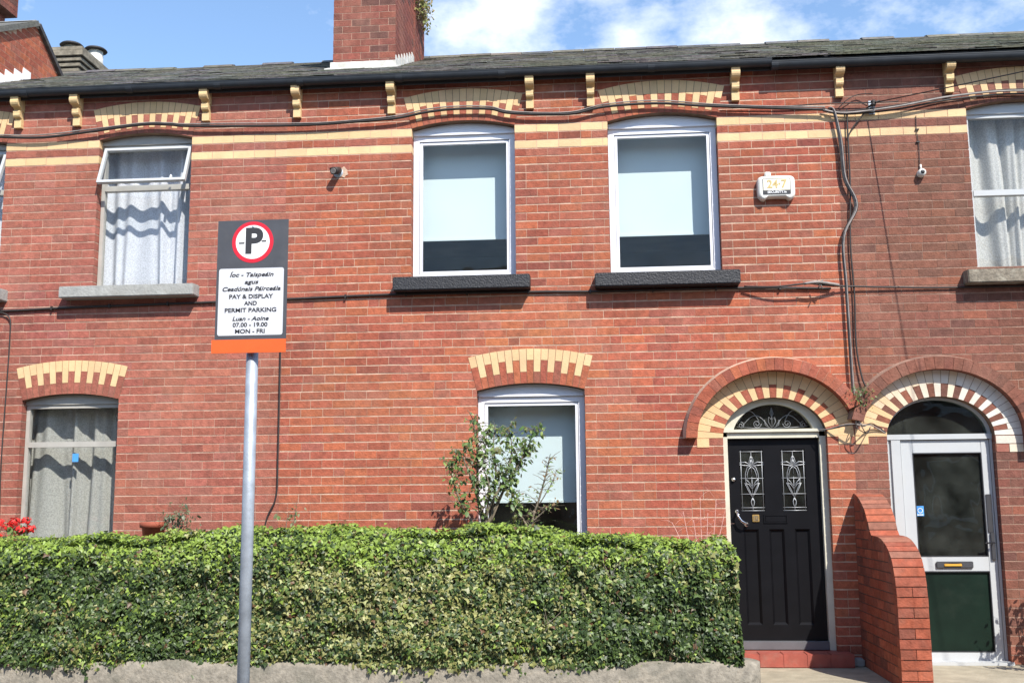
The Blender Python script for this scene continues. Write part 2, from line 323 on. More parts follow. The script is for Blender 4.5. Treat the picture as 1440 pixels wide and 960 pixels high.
def seg_arch(parent, o, tone, mortar, n=17):
    mb = MB(); kk = 1.22 if o.zs > 5 else 1; T = .345; y = -.006; D = .125
    da = 2 * o.ang / n
    def P(a, r): return (o.cx + (RS + r) * math.sin(a), o.zc + (RS + r) * math.cos(a))
    def piece(a0, a1, r0, r1, mi, c):
        g = .0026; q = [P(a0 + g / (RS + r0), r0 + .0015), P(a1 - g / (RS + r0), r0 + .0015), P(a1 - g / (RS + r1), r1 - .0015), P(a0 + g / (RS + r1), r1 - .0015)]
        yy = y + random.uniform(-.001, .001)
        mb.hexa([(p[0], yy, p[1]) for p in q] + [(p[0], D, p[1]) for p in q], mi, c)
    for i in range(n):
        a0 = -o.ang + i * da; a1 = a0 + da
        s_ = (.115 if i % 2 == 0 else .232) * kk
        piece(a0, a1, T - s_, T, 1, jit(CREAM, .07)); piece(a0, a1, 0, T - s_, 0, brick_col(tone))
        pts = [P(a0, 0), P(a1, 0), P(a1, T), P(a0, T)]
        mb.hexa([(p[0], y + .0035, p[1]) for p in pts] + [(p[0], D, p[1]) for p in pts], 2, skip=(1,))
    return mb.build('arch', [m_brick, m_cream, m_joint], parent)

def ell_arch(parent, o, tone, mortar, n, white=None):
    mb = MB(); T = .255; y = -.006; D = .125
    def P(t, r): return (o.cx - (o.a + r) * math.cos(t), o.zc + (o.b + r) * math.sin(t))
    for i in range(n):
        t0 = math.pi * i / n; t1 = math.pi * (i + 1) / n; g = .004
        def piece(r0, r1, mi, c):
            q = [P(t0 + g, r0 + .001), P(t1 - g, r0 + .001), P(t1 - g * .8, r1 - .001), P(t0 + g * .8, r1 - .001)]
            q = [q[0], q[1], q[2], q[3]]
            yy = y + random.uniform(-.001, .001)
            mb.hexa([(p[0], yy, p[1]) for p in q] + [(p[0], D, p[1]) for p in q], mi, c)
        cc = jit(CREAM, .06)
        if white: w_ = min(1, max(0, white * (i / n) * 1.3 + random.uniform(-.25, .25))); cc = tuple(cc[k] * (1 - w_) + (.66, .62, .56)[k] * w_ for k in range(3))
        if i % 2 == 0: piece(0, T, 1, cc)
        else: piece(.128, T, 1, cc); piece(0, .128, 0, brick_col(tone))
        pts = [P(t0, 0), P(t1, 0), P(t1, T), P(t0, T)]
        mb.hexa([(p[0], y + .0035, p[1]) for p in pts] + [(p[0], D, p[1]) for p in pts], 2, skip=(1,))
    return mb.build('arch', [m_brick, m_cream, m_joint], parent)

def hood(parent, o, tone, mortar, t0, t1, zoff=0, dep=.135):
    mb = MB(); r0, r1 = .255, .365; n = 24
    def P(t, r): return (o.cx - (o.a + r) * math.cos(t), o.zc + (o.b + r + (.01 if r > .3 else 0)) * math.sin(t))
    N_ = max(4, int(n * (t1 - t0) / math.pi * 1.25))
    for i in range(N_):
        a0 = t0 + (t1 - t0) * i / N_; a1 = t0 + (t1 - t0) * (i + 1) / N_
        q = [P(a0 + .002, r0), P(a1 - .002, r0), P(a1 - .002, r1), P(a0 + .002, r1)]
        yy = -dep + random.uniform(-.003, .003)
        mb.hexa([(p[0], yy, p[1]) for p in q] + [(p[0], .0, p[1]) for p in q], 0, brick_col(tone))
        q = [P(a0, r0 + .002), P(a1, r0 + .002), P(a1, r1 - .001), P(a0, r1 - .001)]
        mb.hexa([(p[0], -dep + .006, p[1]) for p in q] + [(p[0], 0, p[1]) for p in q], 2, skip=(1,))
        for h_ in range(2):      # mortar fillet weathering on top of the hood
            b0 = a0 + (a1 - a0) * h_ / 2; b1 = a0 + (a1 - a0) * (h_ + 1) / 2
            q0, q1 = P(b0, r1), P(b1, r1); q2, q3 = P(b1, r1 + .022), P(b0, r1 + .022)
            mb.hexa([(q0[0], -dep + .012, q0[1]), (q1[0], -dep + .012, q1[1]), (q2[0], -.02, q2[1]), (q3[0], -.02, q3[1]), (q0[0], 0, q0[1]), (q1[0], 0, q1[1]), (q2[0], 0, q2[1]), (q3[0], 0, q3[1])], 2)
    return mb.build('hood_moulding', [m_brick, m_cream, mortar], parent)

def corbel(parent, x):
    mb = MB(); c = jit((.66, .46, .24), .06)
    def arc(cy, cz, r, a0, a1, n=7): return [(cy + r * math.cos(math.radians(a)), cz + r * math.sin(math.radians(a))) for a in np.linspace(a0, a1, n)]
    up_ = [(0, 5.845), (-.150, 5.845), (-.152, 5.815)] + arc(-.105, 5.765, .047, 150, 290) + [(-.055, 5.70), (-.05, 5.685), (0, 5.685)]
    mb.prism_x(up_, -.043, .043, 0, c)
    lo = [(0, 5.683), (-.088, 5.683), (-.09, 5.668)] + arc(-.060, 5.640, .030, 160, 290, 5) + [(-.04, 5.60), (-.035, 5.590), (0, 5.590)]
    mb.prism_x(lo, -.037, .037, 0, c)
    mb.box(-.039, .039, -.050, 0, 5.505, 5.588, 0, c)
    return mb.build('corbel', [m_cream], parent, loc=(x, 0, .012))

def rect_ring(mb, x0, x1, z0, z1, w_, y0, y1, mi=0, wt=None, wb=None):
    wt = wt or w_; wb = wb or w_
    mb.box(x0, x0 + w_, y0, y1, z0, z1, mi); mb.box(x1 - w_, x1, y0, y1, z0, z1, mi)
    mb.box(x0 + w_, x1 - w_, y0 + .001, y1, z1 - wt, z1, mi); mb.box(x0 + w_, x1 - w_, y0 + .001, y1, z0, z0 + wb, mi)

def infill(mb, o, z, y0, y1, mi=0):
    arc = [(x, zz - .004) for x, zz in o.arc(12, 0)]
    pts = [(o.x0, z), (o.x1, z)] + arc[::-1]
    mb.prism_y(pts, y0, y1, mi)

def sill(parent, x0, x1, z0, z1, m, dep=.17):
    mb = MB(); n = 14; rnd = random.Random(int(x0 * 100))
    mb.hexa([(x0, -dep, z0), (x1, -dep, z0), (x1, -dep, z1 - .012), (x0, -dep, z1 - .012), (x0, .1, z0 + .002), (x1, .1, z0 + .002), (x1, .1, z1 + .004), (x0, .1, z1 + .004)])
    return mb.build('sill', m, parent, bevel=.008)

def curtain(parent, x0, x1, z0, z1, y, m, folds=7, amp=.035, name='curtain', seed=0, gather=0.):
    mb = MB(); nx, nz = 90, 14; r = random.Random(seed); ph = [r.uniform(0, 6.3) for _ in range(5)]
    V = []
    for j in range(nz + 1):
        for i in range(nx + 1):
            u = i / nx; v = j / nz
            k = folds * 2 * math.pi * (u + .035 * math.sin(u * 7 + ph[0]) + gather * .05 * math.sin(u * 13 + ph[4]) * (1 - v))
            yy = y + amp * (.6 + .4 * math.sin(u * 5 + ph[1])) * math.sin(k + .5 * math.sin(v * 2.5 + ph[2] + u * 5)) + .3 * amp * math.sin(2.3 * k + ph[3])
            V.append((x0 + (x1 - x0) * u, yy, z0 + (z1 - z0) * v + (.006 * math.sin(k) if j == 0 else 0)))
    mb.v = V
    for j in range(nz):
        for i in range(nx):
            a = j * (nx + 1) + i; mb.f.append((a, a + 1, a + nx + 2, a + nx + 1)); mb.m.append(0); mb.c.append((1, 1, 1)); mb.sm.append(True)
    return mb.build(name, m, parent)

def glass(parent, x0, x1, z0, z1, y, m=None, name='glass'):
    mb = MB(); mb.box(x0, x1, y, y + .006, z0, z1); return mb.build(name, m or m_glass, parent)

def plastic_window(house, o, zbl, top=5.30):
    zt = o.zs - .05
    mb = MB(); x0, x1 = o.x0 + .004, o.x1 - .004; zb = o.zb + .003
    rect_ring(mb, x0, x1, zb, zt, .062, .10, .165)
    rect_ring(mb, x0 + .066, x1 - .066, zb + .066, zt - .066, .028, .112, .155)
    infill(mb, o, zt, .085, .16)
    mb.box(x0 + .01, x1 - .01, .075, .12, zt - .004, zt + .018)
    for xx in (x0 + .0625,): pass
    w = mb.build('window', m_upvc, house)
    mb = MB(); rect_ring(mb, x0 + .0625, x1 - .0625, zb + .0625, zt - .0625, .003, .108, .14); mb.build('rubber_seal', m_text, w)
    glass(w, x0 + .086, x1 - .086, zb + .083, zt - .083, .13)
    mb = MB(); mb.box(x0 + .03, x1 - .03, .36, .363, zbl, zt + .02); mb.box(x0 + .03, x1 - .03, .352, .372, zbl - .022, zbl + .003)
    mb.build('roller_blind', m_blind, w)
    return w

def old_window(house, o, ztr, frame, lace, sash_open, cur_seed, folds=4, sticker=False, bar=None):
    zt = o.zs - .04; x0, x1 = o.x0 + .004, o.x1 - .004; zb = o.zb + .003
    mb = MB(); rect_ring(mb, x0, x1, zb, zt, .038, .09, .15); infill(mb, o, zt, .075, .15); mb.box(x0 + .04, x1 - .04, .083, .15, ztr - .028, ztr + .028)
    mb.box(x0, x1, .055, .10, zb, zb + .022)
    w = mb.build('window', bar or frame, house)
    glass(w, x0 + .038, x1 - .038, zb + .038, ztr - .028, .12)
    if sash_open:
        mb = MB(); wd = x1 - x0 - .05; h = zt - ztr - .02
        rect_ring(mb, -wd / 2, wd / 2, -h, 0, .03, -.02, .02); s_ = mb.build('sash', m_whitealu, w, loc=((x0 + x1) / 2, .085, zt - .035)); s_.rotation_euler.x = math.radians(-21)
        g = glass(s_, -wd / 2 + .03, wd / 2 - .03, -h + .03, -.03, 0)
        mb = MB(); mb.box(.29, .305, .02, .05, -h + .04, -h + .10); mb.build('catch', m_white, s_)
    else: glass(w, x0 + .038, x1 - .038, ztr + .028, zt - .038, .12, name='upper_glass')
    curtain(w, x0 - .06, x1 + .06, zb + .02, zt + .1, .30, lace, folds, .055, seed=cur_seed, gather=1)
    if sticker:
        mb = MB(); mb.box(-.032, .032, .113, .116, -.042, .042); mb.build('sticker', m_blue, w, loc=(-5.37, 0, 2.015))
    return w

# ---------------------------------------------------------------- roofs
EY, EZ, RY, RZ = -.125, 5.915, 4.0, 7.86
SL = (RZ - EZ) / (RY - EY)
def slate_roof(parent, x0, x1, seed, tone=(.19, .18, .165)):
    random.seed(seed); mb = MB(); L_ = math.hypot(RY - EY, RZ - EZ); uy, uz = (RY - EY) / L_, (RZ - EZ) / L_; rows = 23; ex = L_ / rows
    for r in range(rows):
        x = x0 - (.13 if r % 2 else 0)
        while x < x1 - .01:
            xa, xb = max(x, x0) + .002, min(x + .26, x1) - .002; s0 = r * ex - random.uniform(0, .012); s1 = min(s0 + ex * 1.25, L_); lift = random.uniform(0, .004) + (.008 if random.random() < .04 else 0); lx = random.uniform(-.003, .003)
            if xb - xa > .03:
                c = jit(tone, .3); mo = mnoise.noise(Vector((x * .9, r * .35, seed)))
                if mo > .12: c = tuple(c[i] * (1 - .5) + (.16, .155, .10)[i] * .5 for i in range(3))
                def Q(s, h, x_): return (x_, EY + s * uy - h * uz, EZ + s * uz + h * uy)
                h0 = .016 + lift; h1 = .002
                mb.hexa([Q(s0, h0 - .007 , xa), Q(s0, h0 - .007 + lx, xb), Q(s0, h0 + lx, xb), Q(s0, h0, xa), Q(s1, h1 - .004, xa), Q(s1, h1 - .004, xb), Q(s1, h1 + .003, xb), Q(s1, h1 + .003, xa)], 0, c)
            x += .26
    # back slope and the boards under the slates
    mb.hexa([(x0, EY + .03, EZ - .06), (x1, EY + .03, EZ - .06), (x1, EY + .02, EZ - .004), (x0, EY + .02, EZ - .004), (x0, RY, RZ - .08), (x1, RY, RZ - .08), (x1, RY, RZ - .012), (x0, RY, RZ - .012)], 1)
    mb.hexa([(x0, RY, RZ - .08), (x1, RY, RZ - .08), (x1, RY, RZ), (x0, RY, RZ), (x0, 8.3, EZ - .06), (x1, 8.3, EZ - .06), (x1, 8.3, EZ), (x0, 8.3, EZ)], 0, tone)
    rf = mb.build('roof', [m_slate, m_soff], parent)
    mb = MB(); x = x0; mb.prism_x([(RY - .13, RZ - .06), (RY - .09, RZ - .012), (RY, RZ + .012), (RY + .09, RZ - .012), (RY + .13, RZ - .06)][::-1], x0, x1, 0, (.07, .06, .05))
    while x < x1 - .05:
        xb = min(x + .44, x1) ; h = random.uniform(0, .012); c = jit(random.choice([(.13, .12, .10), (.15, .13, .10), (.10, .10, .10), (.09, .085, .085)]), .2)
        if random.random() < .86:
            pr = [(RY - .16, RZ - .055 + h), (RY - .09, RZ + .005 + h), (RY, RZ + .035 + h), (RY + .09, RZ + .005 + h), (RY + .16, RZ - .055 + h)]
            mb.prism_x(pr[::-1], x + .004, xb - .004, 0, c)
        x = xb
    mb.build('ridge_tiles', m_slate, rf)
    return rf

def gutter(parent, x0, x1, brackets, z=5.80, name='gutter'):
    mb = MB(); pr = []
    for i in range(9): a = math.pi * i / 8; pr.append((-.140 - .050 * math.cos(a) , z + .062 - .048 * math.sin(a)))
    pr = [(-.191, z + .078)] + pr + [(-.089, z + .078)]
    n = len(pr); b = 0
    for xx in (x0, x1):
        for y, zz in pr: mb.v.append((xx, y, zz))
    for i in range(n - 1): mb.f.append((i, i + 1, n + i + 1, n + i)); mb.m.append(0); mb.c.append((1,) * 3); mb.sm.append(True)
    inner = [(y * .94 - .0084, zz + .006) for y, zz in pr]; b = len(mb.v)
    for xx in (x0, x1):
        for y, zz in inner: mb.v.append((xx, y, zz))
    for i in range(n - 1): mb.f.append((b + i + 1, b + i, b + n + i, b + n + i + 1)); mb.m.append(0); mb.c.append((1,) * 3); mb.sm.append(True)
    mb.box(x0, x1, -.194, -.187, z + .076, z + .084)
    g = mb.build(name, m_gut, parent)
    for x in brackets:
        mb = MB(); p2 = [(y * 1.06 + .0084 - (0 if y > -.245 else 0), zz - .007) for y, zz in pr]
        mb.prism_x(p2, x - .035, x + .035); mb.build('gutter_joint', m_gut, g)
    mb = MB(); mb.box(x0, x1, -.084, -.001, 5.873, 5.882); mb.box(x0, x1, -.090, -.085, 5.80, 5.895); mb.build('soffit_board', m_soff, parent)
    return g

def interior(parent, x0, x1):
    mb = MB(); a, b, y0, y1, z0, z1 = x0 + .05, x1 - .05, .125, 8.0, .0, 5.85
    mb.face([(a, y1, z0), (b, y1, z0), (b, y1, z1), (a, y1, z1)]); mb.face([(a, y0, z0), (a, y1, z0), (a, y1, z1), (a, y0, z1)]); mb.face([(b, y1, z0), (b, y0, z0), (b, y0, z1), (b, y1, z1)])
    mb.face([(a, y0, z1), (a, y1, z1), (b, y1, z1), (b, y0, z1)]); mb.face([(a, y0, z0), (b, y0, z0), (b, y1, z0), (a, y1, z0)]); mb.face([(a, y0, 2.95), (b, y0, 2.95), (b, y1, 2.95), (a, y1, 2.95)])
    return mb.build('room_walls', m_room, parent)
def outer_shell(parent, x0, x1, m):
    mb = MB(); mb.box(x0, x1, 8.02, 8.3, 0, 5.85, 0, (.3, .09, .06)); mb.box(x0, x0 + .04, .125, 8.02, 0, 5.85, 0, (.3, .09, .06)); mb.box(x1 - .04, x1, .125, 8.02, 0, 5.85, 0, (.3, .09, .06))
    mb.build('rear_wall', m, parent)

# ---------------------------------------------------------------- ground
mb = MB(); mb.face([(-300, -300, -.16), (300, -300, -.16), (300, 300, -.16), (-300, 300, -.16)]); struct(mb.build('road', m_asph))
mb = MB(); x = -30
mb.box(-40, 40, -5.3, -1.62, -.30, -.03); struct(mb.build('pavement', mat('pavement_concrete', (.20, .19, .17), .95, .2, 7, bump=.5, bscale=45, stain=(.12, .11, .10), stain_scale=2, stain_amt=.5)))
mb = MB(); x = -40.
while x < 40: mb.box(x + .004, x + .9 - .004, -5.45, -5.3, -.3, -.032, 0); x += .9
struct(mb.build('kerb', mat('kerb_stone', (.3, .29, .27), .9, .2, 10, bump=.5)))
mb = MB(); mb.box(1.12, 2.4, -1.62, -.002, -.2, 0.0); mb.box(2.66, 5.4, -1.62, -.002, -.2, .0); struct(mb.build('path', m_conc))
mb = MB(); mb.box(-14, 1.12, -1.5, -.002, -.2, .06); struct(mb.build('soil', mat('garden_soil', (.09, .06, .04), 1, .4, 10, bump=1)))

# ---------------------------------------------------------------- middle house
house = thing('terraced_house', 'middle red brick house with white framed windows, black sills and a black arched door', 'house', (-.38, 0, 0)); hm = house
house.location = (0, 0, 0)
U1, U2 = Seg(-1.873, -.803, 3.77), Seg(.148, 1.252, 3.76); G1 = Seg(-1.205, -.135, .95, 2.62); D1 = Ell(1.69, .495, .385, 2.12)
ops = [U1, U2, G1, D1]
brick_wall(hm, -3.19, 2.43, 'mid', ops, m_mort, seed=11)
for o in (U1, U2, G1): seg_arch(hm, o, 'mid', m_mort)
ell_arch(hm, D1, 'mid', m_mort, 27); hood(hm, D1, 'mid', m_mort, .0, math.acos(-(2.43 - 1.69) / (.495 + .31)))
plastic_window(hm, U1, 4.27); plastic_window(hm, U2, 4.26); plastic_window(hm, G1, 1.54)
sill(hm, -2.03, -.655, 3.625, 3.772, m_blk); sill(hm, -.01, 1.405, 3.615, 3.762, m_blk); sill(hm, -1.33, -.01, .80, .95, m_blk)
for x in (-3.08, -2.08, -.64, -.016, 1.445): corbel(hm, x)
slate_roof(hm, -3.19, 2.43, 21); gutter(hm, -3.19, 1.80, [-3.02, -1.98, -.92, .6], 5.808); interior(hm, -3.19, 2.43); outer_shell(hm, -3.19, 2.43, m_brick)
gutter(hm, 1.80, 2.43, [1.83], 5.778, 'gutter')
# brick quoins of cream beside the door arch
mb = MB()
for (xa, xb, za, zb) in [(.945, 1.06, 2.033, 2.118), (2.19, 2.41, 2.135, 2.20), (2.29, 2.41, 2.05, 2.128)]: mb = MB(); mb.box(xa, xb, -.007, .0, za, zb, 0, jit(CREAM, .05)); mb.build('springer_brick', m_cream, hm)

# door of the middle house
mb = MB(); fr = m_cream_paint
mb.box(1.195, 1.245, .08, .20, .12, 2.135); mb.box(2.125, 2.185, .08, .20, .12, 2.135); mb.box(1.245, 2.125, .083, .20, 2.12, 2.19)
mb.box(1.195, 2.185, .055, .10, 2.178, 2.205)
df = None
# arched head of the frame round the fanlight
n = 28
for i in range(n):
    t0, t1 = math.pi * i / n, math.pi * (i + 1) / n
    def P(t, da, db): return (1.69 - (D1.a - da) * math.cos(t), D1.zc + (D1.b - db) * math.sin(t))
    q = [P(t0, .10, .055), P(t1, .10, .055), P(t1, .002, .002), P(t0, .002, .002)]
    mb.hexa([(p[0], .08, max(p[1], 2.19)) for p in q] + [(p[0], .2, max(p[1], 2.19)) for p in q])
df = mb.build('door_frame', fr, hm)
mb = MB(); pts = [(1.69 - .395 * math.cos(t), max(2.2, D1.zc + .33 * math.sin(t))) for t in np.linspace(.2, math.pi - .2, 24)]
mb.prism_y([(p[0], p[1]) for p in pts][::-1], .15, .156); fan = mb.build('fanlight', m_glassd, hm)
mb = MB(); mb.box(1.25, 2.13, .30, .31, 2.1, 2.6); mb.build('fanlight_backing', m_room, fan)
# leaded scrollwork of the fanlight
mb = MB(); r = .0042; yy = .143
def T(pts, rr=r): mb.tube([(p[0], yy, p[1]) for p in pts], rr, 5)
def spiral(cx, cz, r0, turns, sgn, a0=0):
    return [(cx + sgn * (r0 * (1 - .8 * t)) * math.cos(a0 + turns * 2 * math.pi * t), cz + r0 * (1 - .8 * t) * math.sin(a0 + turns * 2 * math.pi * t)) for t in np.linspace(0, 1, 22)]
for s_ in (-1, 1):
    T(spiral(1.69 + s_ * .145, 2.262, .042, 1.6, s_, 3.14)); T([(1.69 + s_ * (.03 + .27 * t), 2.225 + .14 * math.sin(t * 3.1) * (1 - .3 * t)) for t in np.linspace(0, 1, 14)])
    T([(1.69 + s_ * (.10 + .24 * t), 2.235 + .19 * math.sin(t * 2.9) * (1 - .35 * t)) for t in np.linspace(.1, 1, 14)]); T(spiral(1.69 + s_ * .30, 2.25, .032, 1.4, s_, 1.5))
    T([(1.69, 2.22), (1.69 + s_ * .035, 2.28), (1.69 + s_ * .028, 2.33), (1.69, 2.30)]); T([(1.69, 2.21), (1.69 + s_ * .065, 2.25), (1.69 + s_ * .07, 2.30)])
    T([(1.69 + s_ * .01, 2.22), (1.69 + s_ * .19, 2.222), (1.69 + s_ * .34, 2.235)])
T([(1.69, 2.21), (1.69, 2.42)]); T([(1.69, 2.42), (1.675, 2.36), (1.69, 2.33), (1.705, 2.36), (1.69, 2.42)])
mb.build('leadwork', mat('dull_lead', (.20, .205, .21), .5, .1, 20, metal=.3), fan)
# black door leaf: stiles, rails and panels
mb = MB(); yl = .14; x0, x1 = 1.247, 2.123; z0, z1 = .205, 2.118
xs = [1.36, 1.59, 1.76, 1.99]      # glazed lights
mb.box(x0, x1, yl, yl + .045, 1.245, 1.415)  # lock rail
mb.box(x0, x1, yl, yl + .045, 2.01, z1); mb.box(x0, xs[0], yl, yl + .045, 1.415, 2.01); mb.box(xs[1], xs[2], yl, yl + .045, 1.415, 2.01); mb.box(xs[3], x1, yl, yl + .045, 1.415, 2.01)
mb.box(x0, x1, yl, yl + .045, z0, .345)
px = [(1.375, 1.52), (1.618, 1.762), (1.862, 2.005)]
prev = x0
for a, b in px: mb.box(prev, a, yl, yl + .045, .345, 1.245); prev = b
mb.box(prev, x1, yl, yl + .045, .345, 1.245)
leaf = mb.build('door', m_blackdoor, hm)
for a, b in px:
    mb = MB(); c = [(a, .345), (b, .345), (b, 1.245), (a, 1.245)]; i_ = [(a + .022, .367), (b - .022, .367), (b - .022, 1.223), (a + .022, 1.223)]
    for k in range(4):
        k2 = (k + 1) % 4; mb.face([(c[k][0], yl + .001, c[k][1]), (c[k2][0], yl + .001, c[k2][1]), (i_[k2][0], yl + .025, i_[k2][1]), (i_[k][0], yl + .025, i_[k][1])])
    mb.face([(p[0], yl + .025, p[1]) for p in i_]); mb.build('panel', m_blackdoor, leaf)
for (a, b) in ((xs[0], xs[1]), (xs[2], xs[3])):
    mb = MB(); mb.box(a, b, yl + .015, yl + .022, 1.415, 2.01); g = mb.build('glass_panel', m_glassd, leaf)
    mb = MB(); w_ = b - a; cx = (a + b) / 2; H_ = .595; zb = 1.415; yy = yl + .010
    def Z(t): return zb + H_ * t
    def T2(pts, rr=.0042): mb.tube([(cx + p[0] * w_ / 2, yy, Z(p[1])) for p in pts], rr, 5)
    for xx in (-.88, .88): T2([(xx, .0), (xx, .99)])
    for t in (.012, .06, .28, .535): T2([(-.98, t), (.98, t)])
    T2([(-.98, .97), (.98, .97)]); T2([(0, .60), (0, .97)], .003); T2([(0, .25), (0, .56)], .003); T2([(0, .01), (0, .08)], .003)
    for s_ in (-1, 1):
        T2([(0, .745), (s_ * .35, .72), (s_ * .52, .62), (s_ * .55, .54), (s_ * .48, .44), (s_ * .2, .32), (0, .22)])
        T2([(0, .745), (s_ * .5, .80), (s_ * 1.0, .79), (s_ * 1.0, .755), (s_ * .5, .745), (0, .745)], .0055)
        T2([(0, .73), (s_ * .25, .68), (s_ * .38, .6), (s_ * .4, .53)])
        T2([(0, .745), (s_ * .2, .80), (s_ * .12, .86), (0, .90)]); T2([(s_ * .02, .745), (s_ * .1, .78), (s_ * .04, .84)])
        T2([(0, .40), (s_ * .3, .48), (s_ * .55, .53)]); T2([(0, .36), (s_ * .28, .44), (s_ * .6, .46), (s_ * .35, .34), (0, .22)])
        T2([(0, .22), (s_ * .13, .16), (s_ * .1, .11), (0, .07)], .005)
    mb.build('leadwork', m_lead, g)
mb = MB(); mb.tube([(1.318, .13, 1.415), (1.312, .085, 1.405), (1.322, .075, 1.37), (1.35, .07, 1.325), (1.39, .075, 1.30), (1.405, .09, 1.293), (1.405, .135, 1.29)], [.012, .012, .010, .012, .010, .013, .016], 10); mb.lathe([(0, .012), (.02, .008), (.022, 0)], at=(1.405, .14, 1.29), axis='y', n=14); mb.lathe([(0, .012), (.018, .008), (.02, 0)], at=(1.318, .14, 1.415), axis='y', n=14); mb.build('door_handle', m_chrome, leaf)
mb = MB(); mb.lathe([(0, .03), (.014, .028), (.02, .018), (.021, 0), (.027, 0)], at=(1.296, .14, 1.725), axis='y', n=18); mb.build('lock', m_chrome, leaf)
mb = MB(); mb.box(1.462, 1.528, .128, .14, 1.315, 1.385); pl = mb.build('number_plate', m_brass, leaf, bevel=.003)
mb = MB(); rect_ring(mb, 1.474, 1.516, 1.327, 1.373, .005, .124, .128); mb.box(1.488, 1.500, .124, .128, 1.345, 1.366); mb.box(1.495, 1.511, .1245, .128, 1.336, 1.342); mb.build('plate_relief', m_twig, pl)
mb = MB(); rect_ring(mb, 1.57, 1.80, 1.30, 1.385, .014, .130, .14); mb.box(1.588, 1.782, .134, .139, 1.316, 1.369); mb.build('letterbox', m_blackdoor, leaf, bevel=.002)
mb = MB(); mb.box(1.247, 2.123, .07, .19, .124, .20); mb.build('threshold', mat('threshold_grey', (.12, .12, .13), .5, .1), hm, bevel=.004)
mb = MB(); x = 1.21
for k in range(5): mb.box(x + .002, x + .213, -.215, -.005, .004, .122); x += .215
mb.box(1.212, 2.283, -.21, .2, .001, .118); mb.build('step', m_redstep, hm, bevel=.004)

# the tall chimney on the middle house
ch = bpy.data.objects.new('chimney', None)
def brick_box(mb, x0, x1, y0, y1, z0, z1, tone, cp=.085, seed=3, ph=0):
    rnd = random.Random(seed); k = 0; z = z0
    mb.box(x0 + .003, x1 - .003, y0 + .003, y1 - .003, z0, z1 - .004, 2)
    while z < z1 - .01:
        zt = min(z + cp, z1); 
        for side in range(4):
            L_ = (x1 - x0) if side in (0, 2) else (y1 - y0); s = -.112 * ((k + side) % 2)
            while s < L_ - .005:
                a, b = max(0, s) + .003, min(s + .225, L_) - .003
                if b - a > .01:
                    c = brick_col(tone); d = .02
                    if side == 0: q = [(x0 + a, y0), (x0 + b, y0), (x0 + b, y0 + d), (x0 + a, y0 + d)]
                    elif side == 1: q = [(x1, y0 + a), (x1, y0 + b), (x1 - d, y0 + b), (x1 - d, y0 + a)]
                    elif side == 2: q = [(x1 - a, y1), (x1 - b, y1), (x1 - b, y1 - d), (x1 - a, y1 - d)]
                    else: q = [(x0, y1 - a), (x0, y1 - b), (x0 + d, y1 - b), (x0 + d, y1 - a)]
                    zb_, zt_ = z + .004, zt - .004
                    mb.hexa([(q[0][0], q[0][1], zb_), (q[1][0], q[1][1], zb_), (q[1][0], q[1][1], zt_), (q[0][0], q[0][1], zt_), (q[3][0], q[3][1], zb_), (q[2][0], q[2][1], zb_), (q[2][0], q[2][1], zt_), (q[3][0], q[3][1], zt_)], 0, c, skip=(1,))
                s += .225
        z = zt; k += 1
TONE['stack'] = [((.20, .065, .048), 5), ((.17, .058, .044), 3), ((.23, .072, .050), 3), ((.11, .050, .040), 1)]
random.seed(5); mb = MB()
brick_box(mb, -3.108, -2.344, 1.5, 2.75, 6.55, 8.9, 'stack', seed=1); brick_box(mb, -3.108, -2.335, 2.7505, 3.55, 7.0, 8.9, 'stack', seed=2)
brick_box(mb, -3.16, -2.28, 1.44, 3.6, 8.9, 9.07, 'stack'); brick_box(mb, -3.20, -2.24, 1.40, 3.65, 9.07, 9.24, 'stack')
chim = mb.build('chimney', [m_brick, m_cream, m_mort_l], hm)
mb = MB(); zf = lambda y: EZ + (y - EY) * SL
mb.box(-3.13, -2.33, 1.46, 1.497, zf(1.46) - .02, zf(1.46) + .10)
mb.hexa([(-3.16, 1.30, zf(1.30) + .018), (-2.28, 1.30, zf(1.30) + .018), (-2.28, 1.30, zf(1.3) + .03), (-3.16, 1.30, zf(1.3) + .03), (-3.16, 1.5, zf(1.5) + .018), (-2.28, 1.5, zf(1.5) + .018), (-2.28, 1.5, zf(1.5) + .03), (-3.16, 1.5, zf(1.5) + .03)])
y = 1.5
while y < 2.7:   # stepped lead up the side
    zz = zf(y); mb.hexa([(-2.335, y, zz - .02), (-2.335, y + .16, zz + .06), (-2.335, y + .16, zz + .16), (-2.335, y, zz + .16), (-2.345, y, zz - .02), (-2.345, y + .16, zz + .06), (-2.345, y + .16, zz + .16), (-2.345, y, zz + .16)]); y += .18
mb.build('flashing', m_flash, chim)
for y in (1.8, 2.3, 2.8, 3.3):
    mb = MB(); mb.lathe([(.0, 9.24), (.15, 9.24), (.14, 9.3), (.115, 9.55), (.135, 9.58), (.135, 9.64), (.10, 9.64), (.095, 9.3)], 18); mb.build('chimney_pot', m_terra, chim, loc=(-2.72, y, 0))

